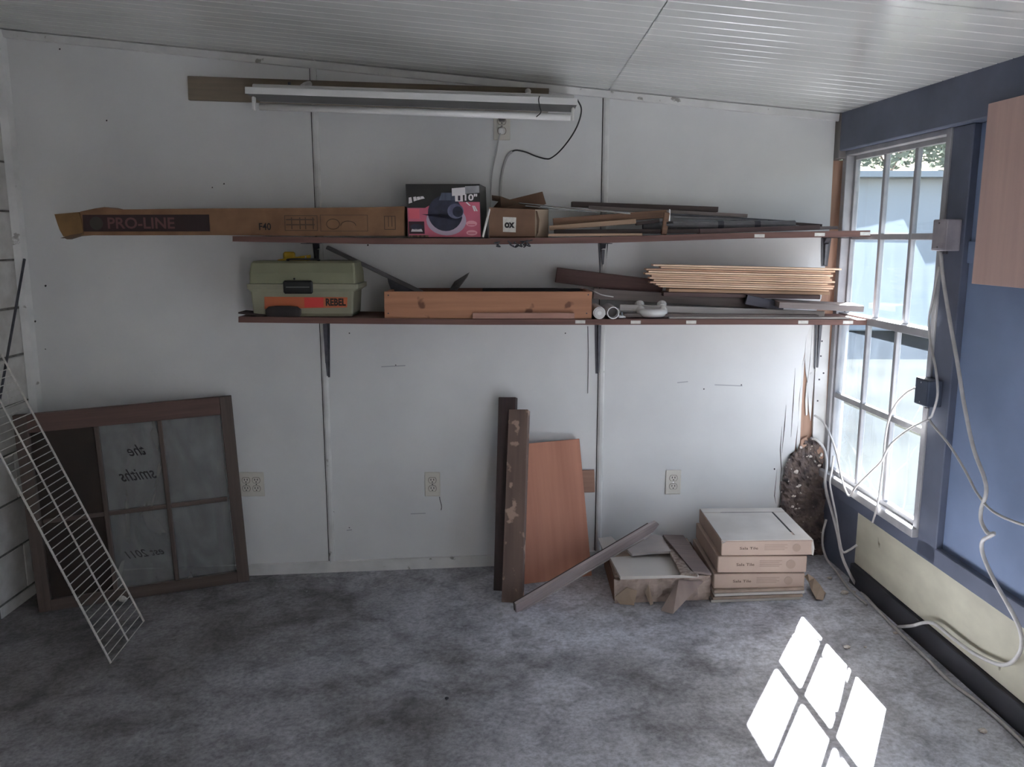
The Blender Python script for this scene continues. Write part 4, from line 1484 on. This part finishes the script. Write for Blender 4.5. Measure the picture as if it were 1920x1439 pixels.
leaning('timber_post', (925, 1108), (958, 1110), (933, 745), -.058, .038, W_POSTD, 'dark narrow post leaning on the wall behind the weathered post', 'post')
leaning('timber_post', (940, 1130), (978, 1132), (951, 768), -.115, .045, W_POST, 'weathered brown post with worn light patches leaning in front of the plywood', 'post')
leaning('plywood_offcut', (978, 1097), (1110, 1080), (980, 833), -.090, .012, W_REDPLY, 'red-brown plywood panel leaning on the wall beside the posts', 'plywood')
q = AY(1110, 904, -.0095)
o = board('wood_block', AY(1085, 904, -.0155), AY(1115, 903, -.0155), .103, .015, wood('small_block_wood', (170, 132, 112), (150, 114, 96)), 'small brown wood piece on the wall behind the plywood panel', 'block')

# grooved grey plank slanting over the tiles
a = FL(968, 1143, .022)
b = AY(1236, 984, -.22)
X = (b - a)
t = thing('vinyl_plank', 'grey grooved plank slanting from the floor onto the loose tiles', 'plank', frame(a, X, (-.12, -.62, .77)))
Lp = X.length
M_VINYL = wood('grey_plank', (178, 164, 160), (158, 144, 140), .5)
MB().prism([(0, 0, -.032), (Lp - .03, 0, -.032), (Lp, 0, .0), (Lp - .02, 0, .032), (Lp - .06, 0, .036), (0, 0, .036)], (0, .012, 0)).build('plank_face', M_VINYL, t)
MB().box((.0, -.004, -.040), (Lp - .04, .010, -.033), ch=.001).build('edge_groove', mat('pale_plank_edge', (178, 168, 162), (160, 150, 146), .5, (4, 40, 40)), t)
MB().box((-.001, .0125, -.030), (Lp - .05, .020, .030), ch=.001).build('plank_backing', W_DARK, t)

# ---- torn tile carton at the left -----------------------------------------------------
xL, xR = FL(1152, 1132).x, FL(1334, 1128).x
yF, yB = -.455, -.07
zb = fz(xL) + .002
tilt = math.atan(FB)
BMx = Matrix.Translation((xL, yF, zb)) @ Matrix.Rotation(-tilt, 4, 'Y')
t = thing('torn_tile_carton', 'torn open cardboard tile carton crushed at its front on the floor', 'carton', BMx)
wx, dy_ = xR - xL, yB - yF
hz = .105
M_CRUSH = mat('crushed_cardboard', (196, 178, 166), (160, 142, 130), .85, (16, 16, 16), 5)
k = MB()
random.seed(4)
NXc, NZc = 22, 7
for j in range(NZc + 1):
    for i in range(NXc + 1):
        x = wx * i / NXc
        z = hz * j / NZc
        d = noise.noise(Vector((x * 22, z * 30, 1.7))) * .016 if 0 < j < NZc else 0
        top = noise.noise(Vector((x * 30, 0, 9))) * .012 if j == NZc else 0
        k.v.append((x, -.004 + d, z + top))
for j in range(NZc):
    for i in range(NXc):
        a = j * (NXc + 1) + i
        k.f.append((a, a + 1, a + NXc + 2, a + NXc + 1))
k.build('crushed_front', M_CRUSH, t)
MB().box((0, .02, 0), (wx, dy_, .004)).build('carton_bottom', M_CARDG, t)
for x in (0, wx - .004):
    MB().box((x, .012, .004), (x + .004, dy_, hz - .006)).build('carton_side', M_CARDG, t)
MB().prism([(-.0, -.012, .03), (.05, -.016, .07), (.09, -.02, .055), (.075, -.03, .0), (.02, -.022, .004)], (0, .004, .002)).build('torn_curl', M_CARDL, t)
MB().prism([(.12, -.022, .05), (.135, -.028, .085), (.15, -.034, .004), (.14, -.036, .0)], (.003, .004, 0)).build('torn_curl', M_CARDL, t)
# stacked tiles in it
M_TILE = mat('pale_tile', (206, 200, 192), (194, 188, 180), .4, (3, 3, 3))
M_TILEDGE = mat('tan_tile_body', (170, 150, 134), (150, 132, 118), .8, (20, 20, 20))
GT = 'loose floor tiles in the torn carton'
ordn = ['lowest', 'second', 'third', 'fourth', 'fifth', 'sixth', 'seventh', 'eighth']
for i in range(8):
    j = i / 8
    xo, yo = random.uniform(.004, .012), random.uniform(.022, .032)
    o = MB().box((xo, yo, .006 + i * .0155), (xo + .365, yo + .335, .006 + i * .0155 + .0125), ch=.0015).build('floor_tile', M_TILEDGE)
    o.matrix_world = BMx
    tag(o, ('topmost' if i == 7 else ordn[i]) + ' brown-edged tile of the pile in the torn carton', 'tile', GT)
zt_ = zb + .006 + 8 * .0155 + .02


def px_tile(name, pts, z0, z1, th, m, label, cat='tile', group=None):
    """flat piece whose outline is given by pixels; left edge at height z0, right edge at z1"""
    lo, hi = min(p[0] for p in pts), max(p[0] for p in pts)
    P = [AZ(p[0], p[1], z0 + (z1 - z0) * (p[0] - lo) / (hi - lo)) for p in pts]
    o = MB().prism(P, (0, 0, -th)).build(name, m)
    return tag(o, label, cat, group)


px_tile('floor_tile', [(1144, 1046), (1262, 1036), (1310, 1078), (1163, 1082)], .190, .205, .012, M_TILE, 'whole pale square tile lying on the torn tile carton', group=GT)
px_tile('broken_tile', [(1176, 1031), (1226, 1002), (1240, 1004), (1258, 1034), (1220, 1035), (1185, 1039)], .213, .228, .011, mat('grey_broken_tile', (176, 168, 162), (160, 152, 148), .5, (8, 8, 8)), 'broken grey-white tile behind the whole pale tile', group=GT)
px_tile('brown_strip', [(1240, 1006), (1252, 1004), (1292, 1068), (1308, 1078), (1276, 1074)], .222, .232, .010, mat('speckled_brown', (120, 102, 92), (170, 156, 144), .8, (60, 60, 60)), 'narrow speckled brown strip beside the broken tile', 'strip')
px_tile('laminate_offcut', [(1243, 1003), (1281, 1004), (1334, 1076), (1300, 1072)], .240, .225, .008, wood('dusty_brown_panel', (126, 110, 104), (110, 96, 92)), 'dusty brown panel between the loose tiles and the sealed cartons', 'panel')
px_tile('floor_tile', [(1122, 1010), (1146, 1006), (1166, 1026), (1132, 1034)], .17, .19, .010, M_TILE, 'pale tile corner showing behind the slanting grey plank', group=GT)
# torn flap leaning out
a = FL(1262, 1150, .004)
fp = [FL(1240, 1146, .004), FL(1262, 1152, .010), AY(1318, 1092, -.472), AY(1272, 1090, -.470)]
o = MB().prism(fp, (0, .006, .003)).build('cardboard_flap', mat('dull_card_flap', (184, 166, 156), (168, 150, 142), .85, (20, 6, 6)))
tag(o, 'torn strip of cardboard leaning on the front of the torn tile carton', 'cardboard')

# ---- three sealed tile cartons on loose tiles -----------------------------------------
M_CART = mat('dull_tan_carton', (188, 166, 150), (174, 152, 138), .8, (5, 5, 5), 5)
M_CARTSIDE = M_CART
lay = [((1338, 1105), (1508, 1103), 1075.5), ((1345, 1075), (1512, 1074), 1043), ((1352, 1043), (1524, 1041), 1014)]
dy_ = .40
GC = 'sealed tile cartons stacked in the right corner'
wh = ['lowest', 'middle', 'topmost']
zlow = None
for i, (pl_, pr_, pt_) in enumerate(lay):
    Yc = -.487 - .004 * i
    a, b = AY(*pl_, Yc), AY(*pr_, Yc)
    h = AY((pl_[0] + pr_[0]) / 2, pt_, Yc).z - (a.z + b.z) / 2
    a.z += .0005
    BM_ = frame(a, b - a)
    w = (b - a).length
    t = thing('tile_carton', wh[i] + ' sealed tan tile carton of the stack by the broken corner', 'carton', BM_, GC)
    h -= .0012
    MB().box((0, 0, 0), (w, dy_, h), ch=.003).build('carton_body', M_CART, t)
    if i == 2:
        e = .0025
        b0, s_ = .055, .009
        MB().box((.003, .003, h), (w - .003, b0 + .24 * 0 + .0, h + e)).build('top_flap', M_CARDTOP, t)
        MB().box((.003, b0 + .0005, h), (w - b0 - s_, dy_ - b0 - s_, h + e)).build('top_flap', M_CARDTOP, t)
        MB().box((w - b0, b0 + .0005, h), (w - .003, dy_ - b0 - s_, h + e)).build('top_flap', M_CARDTOP, t)
        MB().box((.003, dy_ - b0, h), (w - .003, dy_ - .003, h + e)).build('top_flap', M_CARDTOP, t)
        MB().box((.08, dy_ - b0 - s_ + .0002, h), (w - b0, dy_ - b0 - .0002, h + .0012)).build('open_seam', M_DARKGAP, t)
        MB().box((w - b0 - s_ + .0002, b0 + .04, h), (w - b0 - .0002, dy_ - b0, h + .0012)).build('open_seam', M_DARKGAP, t)
        MB().tube([(w - .004, .006, h), (w - .002, -.003, h * .5), (w - .001, .0, 0)], [.004, .006, .003], 6).build('torn_corner', M_CARDTOP, t)
        MB().prism([(.0, .004, h + .001), (.022, .0, h + .003), (.012, -.004, h - .004), (.002, -.002, h - .010)], (.001, .003, .002)).build('torn_corner', M_CARDTOP, t)
    px0 = [.31, .31, .30][i] * w
    text('lettering', 'Sala Tile', w * .20, h * .17, M_INK, t, T((px0, 0, h * .50)) @ FRONT, bold=.01)
    k = MB()
    for r_ in range(4):
        k.box((w * .47, -.0008, h * (.70 - .11 * r_)), (w * (.72 - .03 * (r_ % 2)), -.0001, h * (.70 - .11 * r_) + h * .035))
    tag(k.build('fine_print', mat('faint_carton_print', (156, 134, 120)), t), kind='stuff')
    MB().tube([(w * .82, -.0009, h * .5), (w * .82, -.0001, h * .5)], h * .27, 16).build('emblem', mat('faint_carton_print', (156, 134, 120)), t)
    if i == 0:
        zlow = a.z
        base = (a, b)
a, b = base
gap = a.z - fz(a.x) - .001
nT = 4
for i in range(nT):
    hT = gap / nT
    off = [-.012, -.004, .004, .0][i]
    z = fz(a.x) + .0008 + hT * i
    aa = Vector((a.x + off * .7, -.50 + abs(off), z + hT * .45))
    bb = Vector((b.x + off * .7 - .004, -.50 + abs(off), z + hT * .45 + (b.x - a.x) * FB * .9))
    o = board('floor_tile', aa, bb, hT * .82, .37, M_TILEDGE if i % 2 else M_TILE, ['lowest', 'second lowest', 'second highest', 'highest'][i] + ' loose tile under the sealed tile cartons', 'tile', 'loose tiles under the sealed cartons')

# torn strip and scraps right of the cartons
k = MB()
st_pts = [((1508, 1082), (1514, 1078)), ((1516, 1092), (1526, 1086)), ((1522, 1110), (1538, 1100)), ((1530, 1124), (1544, 1110)), ((1543, 1126), (1548, 1114))]
va = [FL(*p[0], .035 - .008 * i) for i, p in enumerate(st_pts)]
vb = [FL(*p[1], .05 - .011 * i) for i, p in enumerate(st_pts)]
k.loft([[a_, b_, b_ + Vector((.002, .002, .003)), a_ + Vector((.002, .002, .003))] for a_, b_ in zip(va, vb)])
o = tag(k.build('cardboard_scrap', M_CARDL), 'bent torn cardboard scrap on the floor right of the sealed cartons', 'cardboard')


def crumb(px, py, s, label, m=None, name='plaster_crumb', cat='debris', group='plaster crumbs on the floor'):
    c = FL(px, py)
    k = MB()
    n = 7
    rings = []
    for sc, h in ((.75, 0), (1, .25), (.9, .55), (.45, .8)):
        rings.append([(s * sc * math.cos(i * 2 * math.pi / n) * random.uniform(.8, 1.25), s * sc * .7 * math.sin(i * 2 * math.pi / n) * random.uniform(.8, 1.2), s * h) for i in range(n)])
    k.loft(rings)
    o = k.build(name, m or MATS['pale_plaster_crumb'], None, T(c + Vector((0, 0, .0006))))
    return tag(o, label, cat, group)


crumb(1583, 1114, .016, 'largest pale plaster crumb near the dark right wall base')
crumb(1600, 1112, .010, 'pale plaster crumb just right of the largest one')
crumb(1555, 1086, .011, 'pale plaster crumb between the cartons and the cables')
crumb(1588, 1216, .012, 'pale plaster crumb right of the sunlit patch tip')
crumb(1622, 1215, .006, 'tiny pale crumb beside the crumb near the sunlit tip')
crumb(1679, 1189, .009, 'pale plaster crumb beside the thick floor cable')
crumb(1843, 1374, .014, 'pale plaster crumb nearest the camera at the right')
crumb(1538, 1116, .018, 'dark brown lump at the end of the cardboard scrap', mat('dark_lump', (70, 58, 52), (90, 76, 68), .9, (40, 40, 40)), 'debris_lump', 'debris', None)
crumb(838, 1311, .007, 'tiny dark chip alone on the open floor', M_STEELDARK, 'dark_chip', 'debris', None)

# ---- boxes and cables on the right wall ---------------------------------------------------
def jbox(tl, br, off, label, m, dpt):
    s0, zt_ = RS(*tl, off)
    s1, zb_ = RS(*br, off)
    M = RM @ T((s0, -off, zb_))
    t = thing('junction_box', label, 'electrical box', M, 'grey electrical boxes by the window')
    w, h = s1 - s0, zt_ - zb_
    MB().box((0, 0, 0), (w, dpt, h), ch=.003).build('box_shell', m, t)
    MB().box((.006, -.002, .006), (w - .006, 0, h - .006), ch=.001).build('cover', m, t)
    for zz in (.012, h - .012):
        MB().tube([(w / 2, -.0035, zz), (w / 2, -.0015, zz)], .003, 8).build('cover_screw', M_STEEL, t)
    MB().tube([(w / 2, dpt * .5, -.010), (w / 2, dpt * .5, .0)], .008, 8).build('cable_gland', M_STEELDARK, t)
    return t


jbox((1750, 412), (1772, 471), .062, 'light grey electrical box high on the stud right of the window', mat('pale_grey_box', (168, 160, 164), (150, 144, 148), .6, (20, 20, 20)), .05)
jbox((1717, 707), (1738, 765), .062, 'dark grey electrical box lower on the stud right of the window', mat('slate_grey_box', (76, 84, 100), (66, 74, 90), .6, (20, 20, 20)), .05)


def cable(pts, r, label, m=M_CABLE, group='loose white cables by the window'):
    P = []
    for p in pts:
        if p[0] == 'R':
            P.append(RW(p[1], p[2], p[3]))
        elif p[0] == 'F':
            P.append(FL(p[1], p[2], r + .0006))
        else:
            P.append(AY(p[1], p[2], p[3]))
    o = MB().tube(catmull(P, 7), r, 8).build('cable', m, smooth=True)
    return tag(o, label, 'cable', group)


cable([('R', 1764, 472, .04), ('R', 1768, 520, .04), ('R', 1779, 590, .045), ('R', 1795, 680, .05), ('R', 1808, 760, .05), ('R', 1825, 840, .05), ('R', 1845, 895, .055), ('R', 1849, 925, .06), ('R', 1840, 955, .06), ('R', 1840, 978, .06), ('R', 1852, 1000, .062), ('R', 1864, 1001, .062), ('R', 1856, 1006, .066), ('R', 1842, 1016, .065), ('R', 1843, 1040, .06), ('R', 1862, 1085, .055), ('R', 1890, 1135, .05), ('R', 1912, 1180, .04), ('R', 1915, 1215, .035), ('R', 1900, 1240, .03), ('R', 1875, 1247, .03), ('R', 1830, 1228, .03), ('R', 1790, 1200, .03), ('R', 1755, 1172, .03), ('R', 1735, 1168, .035), ('R', 1710, 1174, .05), ('F', 1684, 1176)], .0062, 'thick white cable with a knot hanging from the upper electrical box')
cable([('R', 1760, 500, .045), ('R', 1750, 555, .05), ('R', 1742, 600, .05), ('R', 1744, 640, .05), ('R', 1754, 690, .075), ('R', 1758, 740, .08), ('R', 1748, 778, .07), ('R', 1744, 790, .065), ('R', 1780, 835, .06), ('R', 1808, 880, .06), ('R', 1832, 925, .06), ('R', 1860, 958, .06), ('R', 1905, 980, .06), ('R', 1975, 1000, .06)], .0042, 'thin white cable running past both electrical boxes and off to the right')
cable([('R', 1716, 728, .06), ('R', 1700, 737, .055), ('R', 1680, 758, .05), ('R', 1666, 790, .045), ('R', 1659, 830, .045), ('R', 1655, 880, .045), ('R', 1648, 930, .05), ('R', 1642, 960, .05), ('R', 1636, 980, .03)], .0042, 'white cable curving down over the window from the lower electrical box')
cable([('R', 1740, 788, .066), ('R', 1710, 802, .06), ('R', 1680, 824, .055), ('R', 1664, 843, .05), ('R', 1652, 866, .05), ('R', 1630, 888, .05), ('R', 1606, 912, .055), ('R', 1594, 930, .06), ('R', 1586, 922, .06), ('R', 1576, 890, .05), ('R', 1568, 850, .04), ('R', 1556, 815, .03), ('Y', 1542, 790, -.02), ('Y', 1527, 779, -.006)], .0042, 'white cable sagging across the window and up to the broken corner')
cable([('Y', 1520, 822, -.01), ('Y', 1532, 826, -.03), ('R', 1545, 842, .03), ('R', 1550, 870, .04), ('R', 1547, 900, .05), ('R', 1550, 925, .055), ('R', 1560, 960, .06), ('R', 1570, 1000, .065), ('R', 1578, 1040, .07), ('R', 1590, 1070, .075), ('F', 1606, 1098), ('F', 1640, 1138), ('F', 1690, 1190), ('F', 1740, 1238), ('F', 1780, 1278), ('F', 1830, 1315), ('F', 1880, 1357), ('F', 1950, 1425)], .0062, 'long white cable from the broken corner along the floor by the right wall')
cable([('R', 1563, 855, .03), ('R', 1560, 880, .04), ('R', 1556, 905, .05), ('R', 1560, 930, .055), ('R', 1568, 970, .06), ('R', 1574, 1010, .066), ('R', 1580, 1035, .075), ('R', 1592, 1032, .05), ('R', 1607, 1022, .02)], .0045, 'short white cable hanging beside the window left jamb into the cream panel')
cable([('R', 1549, 975, .04), ('R', 1543, 1000, .045), ('R', 1543, 1026, .05), ('R', 1552, 1052, .05), ('R', 1568, 1072, .05), ('F', 1588, 1100), ('F', 1606, 1118), ('F', 1625, 1134)], .005, 'looped white cable low in the dark corner under the window')
